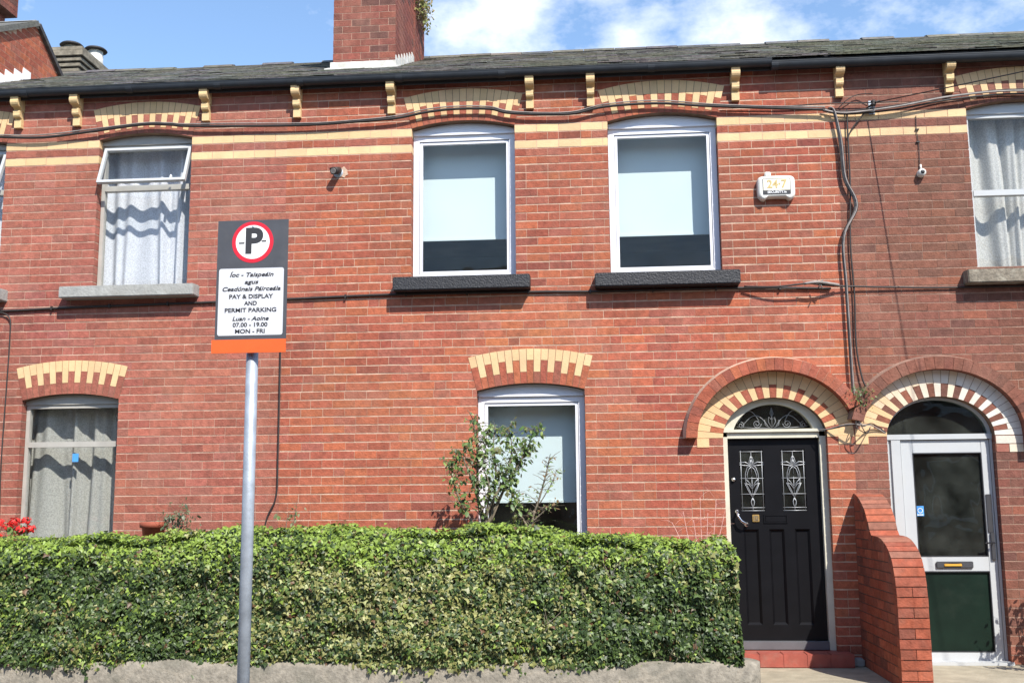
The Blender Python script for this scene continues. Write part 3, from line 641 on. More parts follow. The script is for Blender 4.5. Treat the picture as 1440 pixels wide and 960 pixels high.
# ---------------------------------------------------------------- left house
hl = thing('terraced_house', 'left red brick house with net curtains, grey sills and a top window propped open', 'house', (0, 0, 0))
A0, A1 = Seg(-7.22, -6.255, 3.76), Seg(-5.225, -4.215, 3.76); B1 = Seg(-5.91, -4.885, .95, 2.60)
brick_wall(hl, -7.25 - .6, -3.19, 'left', [A0, A1, B1], m_mort_l, seed=12)
for o in (A0, A1, B1): seg_arch(hl, o, 'left', m_mort_l)
old_window(hl, A1, 4.85, m_alu, m_lace, True, 3, 3.3); old_window(hl, A0, 4.85, m_alu, m_lace, True, 5, 3.3); old_window(hl, B1, 2.15, m_alu, m_lace_g, False, 8, 4.2, sticker=True)
sill(hl, -5.50, -4.08, 3.635, 3.765, m_stone); sill(hl, -7.45, -6.14, 3.635, 3.765, m_stone); sill(hl, -6.05, -4.75, .80, .95, m_stone)
for x in (-6.93, -6.12, -5.47, -4.06): corbel(hl, x)
slate_roof(hl, -7.85, -3.19, 22, (.20, .195, .185)); gutter(hl, -7.85, -3.19, [-6.0, -4.85, -3.9], 5.808); interior(hl, -7.85, -3.19); outer_shell(hl, -7.85, -3.19, m_brick)

# ---------------------------------------------------------------- right house
hr = thing('terraced_house', 'right dark brown brick house with a white glazed door and whitened arch', 'house', (0, 0, 0))
C1, C2 = Seg(3.705, 4.775, 3.71), Seg(5.73, 6.80, 3.71); F1 = Seg(5.05, 6.12, .95, 2.62); D2 = Ell(3.245, .5, .375, 2.115)
brick_wall(hr, 2.43, 8.4, 'right', [C1, C2, F1, D2], m_mort_r, seed=13)
for o in (C1, C2, F1): seg_arch(hr, o, 'right', m_mort_r)
ell_arch(hr, D2, 'right', m_mort_r, 29, white=1.1); hood(hr, D2, 'right', m_mort_r, math.acos((3.245 - 2.43) / (.5 + .335)), math.pi, dep=.11)
for o, s_ in ((C1, 4), (C2, 6), (F1, 9)): old_window(hr, o, o.zs - .85, m_whitealu, m_lace_r, False, s_, 6, bar=m_whitealu)
sill(hr, 3.56, 4.93, 3.565, 3.708, m_moss, .15); sill(hr, 5.58, 6.95, 3.565, 3.708, m_moss, .15); sill(hr, 4.9, 6.27, .8, .95, m_moss)
for x in (2.475, 3.55, 4.92, 5.53, 6.9): corbel(hr, x)
slate_roof(hr, 2.43, 8.4, 23, (.17, .17, .14)); gutter(hr, 2.43, 8.4, [5.0], 5.775); interior(hr, 2.43, 8.4); outer_shell(hr, 2.43, 8.4, m_brick)
mb = MB()
for (xa, xb, za, zb) in [(2.45, 2.72, 2.13, 2.19), (2.45, 2.57, 2.045, 2.122), (2.60, 2.73, 2.24, 2.30)][:2]: mb = MB(); mb.box(xa, xb, -.007, .0, za, zb, 0, jit(CREAM, .05)); mb.build('springer_brick', m_cream, hr)
for za, zb, xa, c_, nm in ((2.035, 2.108, 3.752, (.62, .56, .48), 'springer_brick'), (1.955, 2.028, 3.872, (.66, .58, .46), 'springer_brick'), (1.955, 2.028, 3.752, (.30, .11, .08), 'springer_brick')):
    mb = MB(); mb.box(xa, 4.0 if xa > 3.8 or za > 2.03 else 3.866, -.0065, 0, za, zb, 0, c_); mb.build(nm, m_cream, hr)
mb = MB(); mb.box(4.0, 4.11, -.11, 0, 1.985, 2.048, 0, brick_col('right')); mb.box(4.0, 4.11, -.1105, 0, 2.052, 2.113, 0, brick_col('right')); mb.build('hood_stop', m_brick, hr)
# white door
mb = MB(); mb.box(2.748, 2.775, .08, .2, 0.0, 2.12); mb.box(2.80, 2.885, .075, .2, 0.0, 2.12); mb.box(3.722, 3.742, .08, .2, 0, 2.12); mb.box(2.748, 3.742, .07, .2, 2.085, 2.135); mb.box(2.775, 2.80, .10, .2, 0, 2.12)
n = 26
for i in range(n):
    t0, t1 = math.pi * i / n, math.pi * (i + 1) / n
    def P(t, d): return (3.245 - (D2.a - d) * math.cos(t), D2.zc + (D2.b - d) * math.sin(t))
    q = [P(t0, .022), P(t1, .022), P(t1, .002), P(t0, .002)]
    mb.hexa([(p[0], .09, max(p[1], 2.13)) for p in q] + [(p[0], .2, max(p[1], 2.13)) for p in q])
mb.build('door_frame', m_whitealu, hr)
mb = MB(); pts = [(3.245 - .478 * math.cos(t), max(2.135, D2.zc + .353 * math.sin(t))) for t in np.linspace(.05, math.pi - .05, 24)]
mb.prism_y(pts[::-1], .14, .146); f2 = mb.build('fanlight', m_glassd, hr)
mb = MB(); a, b = 2.889, 3.718; y0, y1 = .095, .145
mb.box(a, 3.00, y0, y1, .02, 2.08); mb.box(3.64, b, y0, y1, .02, 2.08); mb.box(3.00, 3.64, y0 + .001, y1, 1.955, 2.08); mb.box(3.00, 3.64, y0 + .001, y1, .842, .98); mb.box(3.00, 3.64, y0 + .001, y1, .02, .105)
dl = mb.build('door', m_whitealu, hr, bevel=.004)
glass(dl, 3.00, 3.64, .98, 1.955, .118, m_glassd)
mb = MB(); mb.box(3.00, 3.64, .116, .13, .105, .842); mb.build('lower_panel', m_green, dl)
mb = MB(); rect_ring(mb, 3.00, 3.64, .98, 1.955, .006, .092, .12); rect_ring(mb, 3.00, 3.64, .105, .842, .006, .092, .12); mb.build('rubber_seal', m_text, dl)
mb = MB(); mb.box(3.15, 3.49, .075, .094, .873, .935); lb = mb.build('letterbox', mat('letterbox_black', (.05, .05, .055), .5, .1), dl, bevel=.006)
mb = MB(); mb.box(3.22, 3.385, .065, .076, .888, .918); mb.build('flap', mat('polished_brass', (.75, .42, .06), .45, .1, metal=.2), lb, bevel=.008)
mb = MB(); mb.box(3.665, 3.70, .07, .094, .95, 1.20); mb.tube([(3.683, .075, 1.11), (3.683, .035, 1.11), (3.60, .03, 1.105)], .009, 8); mb.box(3.65, 3.70, .085, .094, 1.20, 1.56, 0); mb.build('door_handle', mat('handle_dark', (.05, .05, .055), .4, .1), dl, bevel=.003)
mb = MB(); mb.box(3.008, 3.078, .1155, .1175, 1.36, 1.455); st = mb.build('sticker', m_blue, dl)
mb = MB(); ring = [(3.043 + .022 * math.cos(a), .1145, 1.41 + .022 * math.sin(a)) for a in np.linspace(0, 2 * math.pi, 16, endpoint=False)]; mb.tube(ring, .004, 5, closed=True); mb.box(3.015, 3.07, .1138, .1154, 1.366, 1.376); mb.build('sticker_emblem', m_white, st)
mb = MB(); mb.box(2.75, 3.76, -.03, .2, .001, .03); mb.build('threshold', m_whitealu, hr)

# ---------------------------------------------------------------- taller house whose gable stands over the left roof
ht = thing('gabled_house', 'taller red brick house whose slate-edged gable rises over the left roof', 'house', (0, 0, 0))
random.seed(33); mb = MB(); XG = -7.36
prof = [(-.0, 6.54), (2.36, 7.84), (4.6, 6.3)]
def ztop(y): return np.interp(y, [p[0] for p in prof], [p[1] for p in prof])
k = 0; z = 5.9
while z < 7.9:
    zt = z + .085; y = .0 - .112 * (k % 2)
    while y < 4.6:
        a, b = max(y, 0) + .003, min(y + .225, 4.6) - .003; zz = min(zt, ztop((a + b) / 2)) - .003
        if b > a and zz > z + .02: mb.hexa([(XG, a, z + .004), (XG, b, z + .004), (XG, b, zz), (XG, a, zz), (XG - .02, a, z), (XG - .02, b, z), (XG - .02, b, zz), (XG - .02, a, zz)], 0, brick_col('mid'), skip=(1,))
        y += .225
    z = zt; k += 1
mb.prism_x([(0, 5.9), (4.6, 5.9), (4.6, 6.3), (2.36, 7.84), (0, 6.54)], -11.5, XG - .002, 2)
mb.box(-11.5, -7.86, 0.0, 4.6, 0, 5.9, 0, (.38, .1, .06))
mb.build('wall', [m_brick, m_cream, m_mort], ht)
mb = MB()
def slab(y0, z0, y1, z1, h, xa, xb, c):
    L_ = math.hypot(y1 - y0, z1 - z0); ny, nz = -(z1 - z0) / L_ * h, (y1 - y0) / L_ * h
    mb.hexa([(xa, y0, z0), (xb, y0, z0), (xb, y0 + ny, z0 + nz), (xa, y0 + ny, z0 + nz), (xa, y1, z1), (xb, y1, z1), (xb, y1 + ny, z1 + nz), (xa, y1 + ny, z1 + nz)], 0, c)
slab(-.25, 6.40, 2.36, 7.84, .07, -11.6, XG + .05, (.12, .115, .10)); slab(2.36, 7.84, 4.8, 6.16, .06, -11.6, XG + .05, (.05, .045, .045)); mb.build('roof', m_slate, ht)
mb = MB(); mb.hexa([(XG + .03, 2.2, 7.845), (XG + .03, 2.5, 7.80), (XG + .03, 2.45, 7.90), (XG + .03, 2.3, 7.90), (-11.6, 2.2, 7.845), (-11.6, 2.5, 7.80), (-11.6, 2.45, 7.90), (-11.6, 2.3, 7.90)]); mb.build('ridge_tiles', m_stone, ht)
mb = MB(); y = .1
while y < 2.2:
    zz = zf(y); mb.hexa([(XG + .012, y, zz), (XG + .012, y + .185, zz + .08), (XG + .012, y + .185, zz + .19), (XG + .012, y + .01, zz + .19), (XG, y, zz), (XG, y + .185, zz + .08), (XG, y + .185, zz + .19), (XG, y + .01, zz + .19)]); y += .2
mb.build('stepped_flashing', m_white, ht)

# old chimney stack behind the left roof, with two capped pots
so_ = thing('chimney_stack', 'weathered grey stepped chimney stack with two capped pots behind the left roof', 'chimney', (-10.42, 9.5, 0))
mb = MB()
for (e, z0, z1) in [(-.12, 0, 10.1), (-.09, 10.1, 10.18), (-.055, 10.2, 10.28), (-.02, 10.3, 10.38), (.02, 10.4, 10.52), (0, 10.52, 10.6)]:
    mb.box(-.5 - e, .30 + e, -.6 - e, .6 + e, z0, z1)
mb.build('stack', m_oldstack, so_, bevel=.01)
for (x, y, h, m_) in ((-.10, -.25, .14, m_oldstack), (.12, .32, .28, m_flash)):
    mb = MB(); mb.lathe([(.16, 10.58), (.15, 10.6 + h), (.10, 10.6 + h), (.1, 10.58)], 18); pt = mb.build('chimney_pot', m_, so_, loc=(x, y, 0))
    mb = MB(); mb.lathe([(.0, 10.66 + h), (.2, 10.655 + h), (.235, 10.62 + h), (.225, 10.605 + h), (.0, 10.61 + h)], 20); mb.build('pot_cap', m_soff, pt)
# sliver of another stack in the top left corner
o = thing('chimney_stack', 'red brick chimney stack cut off by the top left corner of the picture', 'chimney', (0, 0, 0))
random.seed(9); mb = MB(); brick_box(mb, -10.2, -9.34, 4.2, 4.9, 7.0, 9.27, 'stack', seed=5); mb.build('stack', [m_brick, m_cream, m_mort_r], o)
random.seed(10); mb = MB(); brick_box(mb, -10.25, -9.17, 4.14, 4.96, 9.27, 9.6, 'stack', seed=6); mb.build('stack_cap', [m_brick, m_cream, m_mort_r], o)

# ---------------------------------------------------------------- the row across the street, seen only as reflections in the glass
op = thing('terraced_row', 'red brick row across the street with slate roof, mirrored darkly in the windows', 'house', (0, -18, 0))
mb = MB(); mb.box(-26, 26, -8, 0, -.16, 6.3, 0, (.30, .10, .075)); mb.build('wall', m_brick, op)
mb = MB(); mb.prism_x([(.3, 6.25), (.3, 6.4), (-4, 8.6), (-8.3, 6.4), (-8.3, 6.25)], -26.2, 26.2, 0, (.11, .11, .11)); mb.build('roof', m_slate, op)
for i in range(-8, 9):
    for z0, z1 in ((.9, 2.6), (3.8, 5.4)):
        x = i * 3.05; mb = MB(); rect_ring(mb, x - .55, x + .55, z0, z1, .07, .004, .05); mb.box(x - .48, x + .48, .004, .03, z0 + .07, z1 - .07, 1); mb.box(x - .7, x + .7, .002, .12, z0 - .14, z0, 0); mb.build('window', [m_upvc, m_room], op)

# ---------------------------------------------------------------- cables on the facade
def smooth(pts, n=6):
    out_ = []; P = [pts[0]] + list(pts) + [pts[-1]]
    for i in range(1, len(P) - 2):
        for j in range(n):
            t = j / n; p0, p1, p2, p3 = [np.array(P[i + q], float) for q in (-1, 0, 1, 2)]
            out_.append(tuple(.5 * ((2 * p1) + (-p0 + p2) * t + (2 * p0 - 5 * p1 + 4 * p2 - p3) * t * t + (-p0 + 3 * p1 - 3 * p2 + p3) * t ** 3)))
    out_.append(tuple(pts[-1])); return out_
top = [(-7.9, 5.41), (-6.9, 5.46), (-6.31, 5.42), (-5.84, 5.397), (-5.37, 5.435), (-4.75, 5.497), (-4.44, 5.485), (-4.19, 5.46), (-3.06, 5.425), (-2.46, 5.44), (-2.03, 5.462), (-1.71, 5.515), (-1.41, 5.537), (-1.05, 5.523), (-.825, 5.468), (-.242, 5.437), (.122, 5.50), (.663, 5.515), (1.2, 5.463), (2.32, 5.381)]
mb = MB(); s = smooth([(x, -.055, z) for x, z in top]); mb.tube(s, .0145, 7)
mb.tube([(x, y - .012, z + .019 + .006 * math.sin(x * 3)) for x, y, z in s], .007, 5, mi=1)
tag(mb.build('cable_bundle', [m_cable, m_cablel]), 'thick dark cable draped over the upper window arches of the left and middle houses', 'cable')
mb = MB(); rt_ = [(2.30, 5.39), (2.53, 5.35), (3.02, 5.39), (3.58, 5.475), (4.26, 5.505), (5.2, 5.40), (6.3, 5.49), (8.3, 5.42)]
for k in range(3): mb.tube(smooth([(x, -.05 - .018 * (k % 2) - .012 * math.sin(x * 4 + k), z + .022 * (k - 1.5) * (.5 + .6 * abs(math.sin(x * 1.3 + k)))) for x, z in rt_]), .010 if k < 2 else .007, 6, mi=k % 2)
mb.tube(smooth([(1.3, -.03, 5.46), (1.9, -.035, 5.44), (2.35, -.04, 5.45), (2.9, -.04, 5.44), (3.05, -.03, 5.45)]), .006, 5)
mb.tube(smooth([(2.45, -.03, 5.39), (2.55, -.05, 5.48), (2.66, -.04, 5.53), (2.79, -.08, 5.52)]), .005, 5)
tag(mb.build('cable_bundle', [m_cable, m_cablel]), 'loose strands of cable running over the right house from the junction point', 'cable')
low = [(-7.9, 3.53), (-6.2, 3.539), (-5.5, 3.556), (-4.14, 3.575), (-3.1, 3.592), (-2.07, 3.612), (-.63, 3.604), (.01, 3.592), (1.41, 3.592), (2.29, 3.565)]
mb = MB(); mb.tube(smooth([(x, -.022, z) for x, z in low]), .0125, 6)
for x in np.arange(-7.5, 2.3, .62): z = float(np.interp(x, [p[0] for p in low], [p[1] for p in low])); mb.box(x - .008, x + .008, -.04, 0, z - .018, z + .02)
tag(mb.build('wall_cable', m_cable), 'thin dark cable clipped along the wall just under the upper sills', 'cable')
mb = MB(); mb.tube(smooth([(1.45, -.05, 3.60), (1.75, -.10, 3.58), (2.05, -.12, 3.60), (2.2, -.10, 3.585), (2.40, -.05, 3.58), (2.9, -.03, 3.56), (3.55, -.02, 3.545), (6, -.02, 3.54), (8.3, -.02, 3.54)]), .009, 6)
mb.tube(smooth([(2.02, -.11, 3.60), (2.15, -.13, 3.61), (2.36, -.06, 3.59)]), .014, 7, mi=1)
for i in range(6): a = i * 1.05; mb.tube([(2.17, -.12, 3.60), (2.17 + .05 * math.cos(a), -.12 - .02 * math.sin(a), 3.59 + .05 * math.sin(a * 2))], .006, 5, mi=i % 2)
tag(mb.build('wall_cable', [m_cable, m_cablel]), 'cable with a knotted joint crossing below the alarm box onto the right house', 'cable')
mb = MB(); vb = [(2.36, 5.40), (2.41, 5.35), (2.455, 5.04), (2.475, 4.67), (2.57, 4.38), (2.43, 4.06), (2.43, 3.60), (2.435, 3.03), (2.44, 2.6), (2.45, 2.42), (2.47, 2.24)]
for k in range(4):
    dx = (-.009, 0, .010, .004, -.006)[k]; mb.tube(smooth([(x + dx * (1.6 if 4.2 < z < 5.1 else 1), -.055 - .016 * (k > 2), z) for x, z in vb]), .0065 if k != 1 else .009, 6, mi=(0, 1, 0, 1, 0)[k])
for z in (3.3, 3.0): pass
tag(mb.build('cable_bundle', [m_cable, m_cablel]), 'kinked bundle of cables dropping down the party line to the door arches', 'cable')
mb = MB(); mb.tube(smooth([(2.54, -.03, 5.38), (2.535, -.03, 5.1), (2.53, -.03, 4.6), (2.50, -.03, 4.0), (2.51, -.03, 3.5), (2.50, -.03, 3.0), (2.54, -.04, 2.66), (2.60, -.05, 2.55)]), .009, 6)
mb.tube(smooth([(2.74, -.03, 5.38), (2.66, -.04, 5.28), (2.58, -.03, 5.18), (2.54, -.03, 5.1)]), .007, 6)
tag(mb.build('wall_cable', m_cable), 'thin black cable hanging beside the kinked bundle on the right house', 'cable')
mb = MB()
for k in range(2): mb.tube(smooth([(2.47, -.06, 2.26), (2.44 + .03 * k, -.145, 2.23 - .01 * k), (2.36, -.12, 2.22 + .01 * k), (2.20, -.03, 2.19 + .004 * k), (2.12, .03, 2.185)]), .006, 5, mi=k % 2)
for k in range(2): mb.tube(smooth([(2.47, -.06, 2.26), (2.49, -.15, 2.22 - .015 * k), (2.60, -.06, 2.215 + .02 * k), (2.74, .0, 2.14 + .012 * k)]), .006, 5, mi=(k + 1) % 2)
for k in range(2): mb.tube(smooth([(2.46, -.06, 2.3), (2.43 + .05 * k, -.15, 2.20), (2.52, -.15, 2.14), (2.58, -.06, 2.2)]), .005, 5)
tag(mb.build('cable_knot', [m_cable, m_cablel]), 'tangle of small cables where the two door arches meet', 'cable')
for pts, lab in (([(-6.30, -.03, 3.53), (-6.10, -.03, 3.48), (-6.07, -.03, 3.2), (-6.08, -.03, 2.0), (-6.06, -.03, 1.3), (-6.05, -.03, .4)], 'thin black cable running down the left house beside the ground floor window'),
                 ([(-3.20, -.03, 3.58), (-3.20, -.03, 3.0), (-3.20, -.03, 2.0), (-3.21, -.03, 1.6), (-3.31, -.03, 1.34), (-3.36, -.03, .8)], 'thin brown cable running down the joint between left and middle houses')):
    mb = MB(); mb.tube(smooth(pts), .008, 6); tag(mb.build('wall_cable', m_cable), lab, 'cable')
br = thing('cable_bracket', 'small metal bracket holding the overhead wire under the right eaves', 'bracket', (2.79, 0, 5.40))
mb = MB(); mb.box(-.03, .03, -.012, 0, -.07, .07); mb.tube([(0, 0, 0), (0, -.08, .0)], .012, 8); mb.build('wall_plate', m_galv, br)
mb = MB(); mb.lathe([(0, -.03), (.02, -.03), (.028, -.01), (.018, 0), (.028, .012), (.018, .03), (0, .03)], 12, at=(.0, -.08, .02)); mb.tube([(-.07, -.05, -.03), (0, -.08, .02), (.06, -.09, .04)], .009, 6); mb.build('insulator', m_cable, br)
mb = MB(); P = [(2.79 + .715 * d, -.09 - d, 5.42 - .15 * d + .006 * d * (d - 9)) for d in np.linspace(0, 9, 30)]; mb.tube(P, .006, 5)
tag(mb.build('overhead_wire', m_cable), 'thin overhead wire leaving the bracket and crossing above the right house window', 'wire')

# ---------------------------------------------------------------- alarm box, vents
al = thing('alarm_box', 'white burglar alarm box reading 24.7 SECURITY beside the upper right window', 'alarm box', (1.805, 0, 4.595))
mb = MB(); n = 24
def cont(sx, sz): 
    pts = []
    for i in range(48):
        a = 2 * math.pi * i / 48; c_, s_ = math.cos(a), math.sin(a); x = .185 * sx * math.copysign(abs(c_) ** .32, c_); z = .118 * sz * math.copysign(abs(s_) ** .35, s_)
        if z < 0: z += .016 * math.exp(-((abs(x) - .13) / .03) ** 2) * -1 + .012 * (abs(x) < .1)
        pts.append((x, z))
    return pts
base = len(mb.v); rings = [(cont(1, 1), 0), (cont(1, 1), -.05), (cont(.97, .96), -.07), (cont(.86, .84), -.083)]
for rr, y in rings:
    for x, z in rr: mb.v.append((x, y, z))
for i in range(3):
    for j in range(48): j2 = (j + 1) % 48; mb.f.append((i * 48 + j2, i * 48 + j, (i + 1) * 48 + j, (i + 1) * 48 + j2)); mb.m.append(0); mb.c.append((1,) * 3); mb.sm.append(True)
mb.f.append(tuple(3 * 48 + j for j in range(48))[::-1]); mb.m.append(0); mb.c.append((1,) * 3); mb.sm.append(False)
mb.build('casing', m_alarm, al)
mb = MB(); mb.box(-.132, .132, -.087, -.08, -.038, .078); pn = mb.build('panel', m_panelcream, al)
mb = MB(); mb.box(-.132, .132, -.0885, -.08, -.078, -.04); rect_ring(mb, -.134, .134, -.078, .08, .004, -.0885, -.08); mb.build('panel_border', m_text, pn)
text_part('lettering', '24·7', .115, m_gold, pn, 0, -.0885, .020, bold=.003, maxw=.195)
text_part('lettering', 'SECURITY.ie', .034, m_white, pn, 0, -.0895, -.059, bold=.0006, maxw=.185)
mb = MB(); mb.box(-.03, .03, -.05, 0, .118, .165); mb.box(-.012, .03, -.045, -.02, .10, .125); mb.build('sensor', m_alarm, al, bevel=.008).location = (-.075, 0, 0)
ca = thing('wall_camera', 'small dark round camera on a mortar patch right of the left open window', 'camera', (-2.64, 0, 4.915))
mb = MB(); mb.lathe([(0, .012), (.05, .01), (.055, 0)], 18, axis='y'); mb.tube([(0, 0, 0), (-.005, -.05, .01)], .02, 8); mb.build('mount', m_galv, ca)
mb = MB(); mb.tube([(.01, -.02, .02), (-.02, -.13, -.02)], [.036, .040], 14); mb.tube([(-.02, -.13, -.02), (-.022, -.137, -.0225)], [.03, .028], 14, mi=1); mb.tube([(-.02, -.02, .04), (-.05, -.015, .05), (-.09, -.006, .05)], .005, 5); mb.build('camera_body', [m_cable, m_cablel], ca)
random.seed(3); mb = MB(); mb.prism_y([(.05 + .055 * math.cos(a) * random.uniform(.7, 1.2), .0 + .06 * math.sin(a) * random.uniform(.7, 1.2)) for a in np.linspace(0, 2 * math.pi, 14, endpoint=False)], -.006, 0); mb.build('mortar_patch', m_mort, ca)
ca = thing('wall_camera', 'small white round camera with a dark lens on the right house wall', 'camera', (3.225, 0, 4.70))
mb = MB(); mb.lathe([(0, .075), (.022, .075), (.038, .06), (.04, 0)], 18, axis='y'); mb.tube([(0, -.02, .03), (0, -.02, .09)], .010, 6); mb.build('camera_body', m_alarm, ca)
mb = MB(); mb.lathe([(0, .082), (.02, .078), (.02, .07)], 14, axis='y'); mb.build('lens', m_text, ca)
mb = MB(); mb.tube(smooth([(3.215, -.012, 5.30), (3.21, -.012, 5.15), (3.222, -.012, 5.0), (3.218, -.015, 4.79)]), .004, 5)
for z in (5.15, 5.02): mb.box(3.20, 3.235, -.02, 0, z, z + .012)
tag(mb.build('wall_cable', m_cable), 'short thin lead running down to the white wall camera', 'cable')

# ---------------------------------------------------------------- low front wall and garden wall
mb = MB(); random.seed(2)
lw = [(-14, 1.22)]
nx = 160; xs_ = np.linspace(-14, 1.12, nx); V = []
prf = [(-1.60, -.25), (-1.595, .0), (-1.59, .18), (-1.565, .225), (-1.52, .245), (-1.28, .245), (-1.24, .22), (-1.23, -.25)]
for i, x in enumerate(xs_):
    for y, z in prf: V.append((x, y + .012 * mnoise.noise(Vector((x * 3, z * 5, 1))), z + (.012 * mnoise.noise(Vector((x * 1.5, y, 4))) if z > .1 else 0)))
# rounded end
for a in np.linspace(.2, math.pi / 2, 7):
    for y, z in prf:
        cy = -1.415; V.append((1.12 + .14 * math.sin(a), cy + (y - cy) * max(.05, math.cos(a)), z - (.01 * a if z > .1 else 0)))
mb.v = V; m_ = len(prf); nn = len(V) // m_
for i in range(nn - 1):
    for j in range(m_ - 1): mb.f.append((i * m_ + j, (i + 1) * m_ + j, (i + 1) * m_ + j + 1, i * m_ + j + 1)); mb.m.append(0); mb.c.append((1,) * 3); mb.sm.append(True)
ms = mat('rubble_render', (.23, .205, .165), .95, .3, 22, bump=1, bscale=48, stain=(.12, .115, .09), stain_scale=3.5, stain_amt=.7, stain2=(.33, .30, .25), s2_scale=9, s2_map=(1, 1, 1))
# stone joints drawn as pale pointing
n_ = ms.node_tree.nodes; l_ = ms.node_tree.links; b_ = n_['Principled BSDF']; src = b_.inputs['Base Color'].links[0].from_socket
vt = n_.new('ShaderNodeTexVoronoi'); vt.feature = 'DISTANCE_TO_EDGE'; vt.inputs['Scale'].default_value = 2.6; t_ = n_.new('ShaderNodeTexCoord'); mp = n_.new('ShaderNodeMapping'); mp.inputs['Scale'].default_value = (.8, .6, 1.6)
l_.new(t_.outputs['Object'], mp.inputs[0]); l_.new(mp.outputs[0], vt.inputs['Vector']); mr = n_.new('ShaderNodeMapRange'); mr.inputs['From Min'].default_value = .03; mr.inputs['From Max'].default_value = .06; mr.inputs['To Min'].default_value = .22; mr.inputs['To Max'].default_value = 0
l_.new(vt.outputs['Distance'], mr.inputs[0]); mxx = n_.new('ShaderNodeMixRGB'); l_.new(mr.outputs[0], mxx.inputs[0]); l_.new(src, mxx.inputs[1]); mxx.inputs[2].default_value = (.36, .31, .24, 1); l_.new(mxx.outputs[0], b_.inputs['Base Color'])
tag(mb.build('low_wall', ms), 'low rendered stone wall under the ivy hedge along the pavement', 'wall')

gw = thing('garden_wall', 'stepped red brick garden wall with two rounded humps between the two doors', 'wall', (2.52, 0, 0))
prof = [(0, 1.58), (.06, 1.575), (.14, 1.554), (.26, 1.51), (.39, 1.436), (.47, 1.36), (.53, 1.279), (.57, 1.205), (.72, 1.203), (.84, 1.197), (.95, 1.18), (1.07, 1.14), (1.16, 1.09), (1.23, 1.03), (1.28, .95), (1.315, .85), (1.335, .72), (1.335, .0), (1.335, -.25)]
X0, X1 = -.12, .125
mb = MB(); random.seed(44)
TONE['wallnew'] = [((.30, .078, .042), 5), ((.25, .068, .040), 3), ((.34, .096, .052), 2), ((.19, .062, .040), 1.3)]
inner = [(-d * .994, z - .006) for d, z in prof] ; poly = [(0.0, -.25)] + inner
mb.prism_x(poly[::-1] if False else poly, X0 + .003, X1 - .003, 2)
# coping bricks laid across, following the curve
lens_ = [0]; 
for i in range(1, len(prof)): lens_.append(lens_[-1] + math.hypot(prof[i][0] - prof[i - 1][0], prof[i][1] - prof[i - 1][1]))
tot = lens_[-1]; s = 0; k = 0
def PP(s): return np.interp(s, lens_, [p[0] for p in prof]), np.interp(s, lens_, [p[1] for p in prof])
while s < tot - .01:
    e = min(s + .083, tot); a = PP(s + .0045); b = PP(e - .0045); mid = PP((s + e) / 2)
    if abs(mid[0] - .57) < .03 and mid[1] > 1.2: pass
    dirv = np.array([b[0] - a[0], b[1] - a[1]]); dirv /= (np.linalg.norm(dirv) + 1e-9); nrm = np.array([dirv[1] * -1, dirv[0]]); dep = .10
    nrm = np.array([-(-dirv[1]), 0]) if False else np.array([dirv[1], -dirv[0]])   # inward
    ia = (a[0] + nrm[0] * dep, a[1] + nrm[1] * dep); ib = (b[0] + nrm[0] * dep, b[1] + nrm[1] * dep)
    split = s > lens_[14] and k % 2 == 0
    spans = [(X0, .003), (.009, X1)] if split else [(X0, X1)]
    for xa, xb in spans:
        c = brick_col('wallnew'); 
        if s < lens_[14] and random.random() < .3: c = tuple(v * .7 + w_ * .3 for v, w_ in zip(c, (.2, .17, .13)))
        j_ = random.uniform(0, .002)
        P8 = [(xa - j_, -a[0] - .002, a[1] + .0), (xa - j_, -b[0] - .002, b[1]), (xb + j_, -b[0] - .002, b[1]), (xb + j_, -a[0] - .002, a[1]), (xa, -ia[0], ia[1]), (xa, -ib[0], ib[1]), (xb, -ib[0], ib[1]), (xb, -ia[0], ia[1])]
        mb.hexa(P8, 0, c)
    s = e; k += 1
# side faces: coursed bricks
def zt_at(d): return min(np.interp(d, [p[0] for p in prof[:17]], [p[1] for p in prof[:17]]), 9)
for k in range(23):
    z0 = k * .083 - .25; z1 = z0 + .083
    for side, X in ((0, X0), (1, X1)):
        d = -.112 * (k % 2)
        while d < 1.335:
            a, b = max(d, 0) + .003, min(d + .225, 1.333) - .003
            # clip the brick to the wall's outline in thin slices
            ok = [q for q in np.linspace(a, b, 12) if zt_at(q) > z1 + .003]
            if len(ok) > 2 and z1 < 1.58:
                a2, b2 = min(ok), max(ok); c = brick_col('wallnew')
                xx = X - .0015 if side == 0 else X + .0015; xi = X + .02 if side == 0 else X - .02
                mb.hexa([(xx, -a2, z0 + .005), (xx, -b2, z0 + .005), (xx, -b2, z1 - .005), (xx, -a2, z1 - .005), (xi, -a2, z0 + .004), (xi, -b2, z0 + .004), (xi, -b2, z1 - .004), (xi, -a2, z1 - .004)], 0, c)
            d += .225
mb.build('brickwork', [m_brick, m_cream, mat('dark_mortar', (.13, .08, .06), .95, .3, 12, bump=.5)], gw)
mb = MB(); mb.box(2.24, 2.39, -.14, -.02, 0.001, .07); tag(mb.build('stone_block', m_stone, bevel=.01), 'small grey stone block on the path by the foot of the garden wall', 'stone')

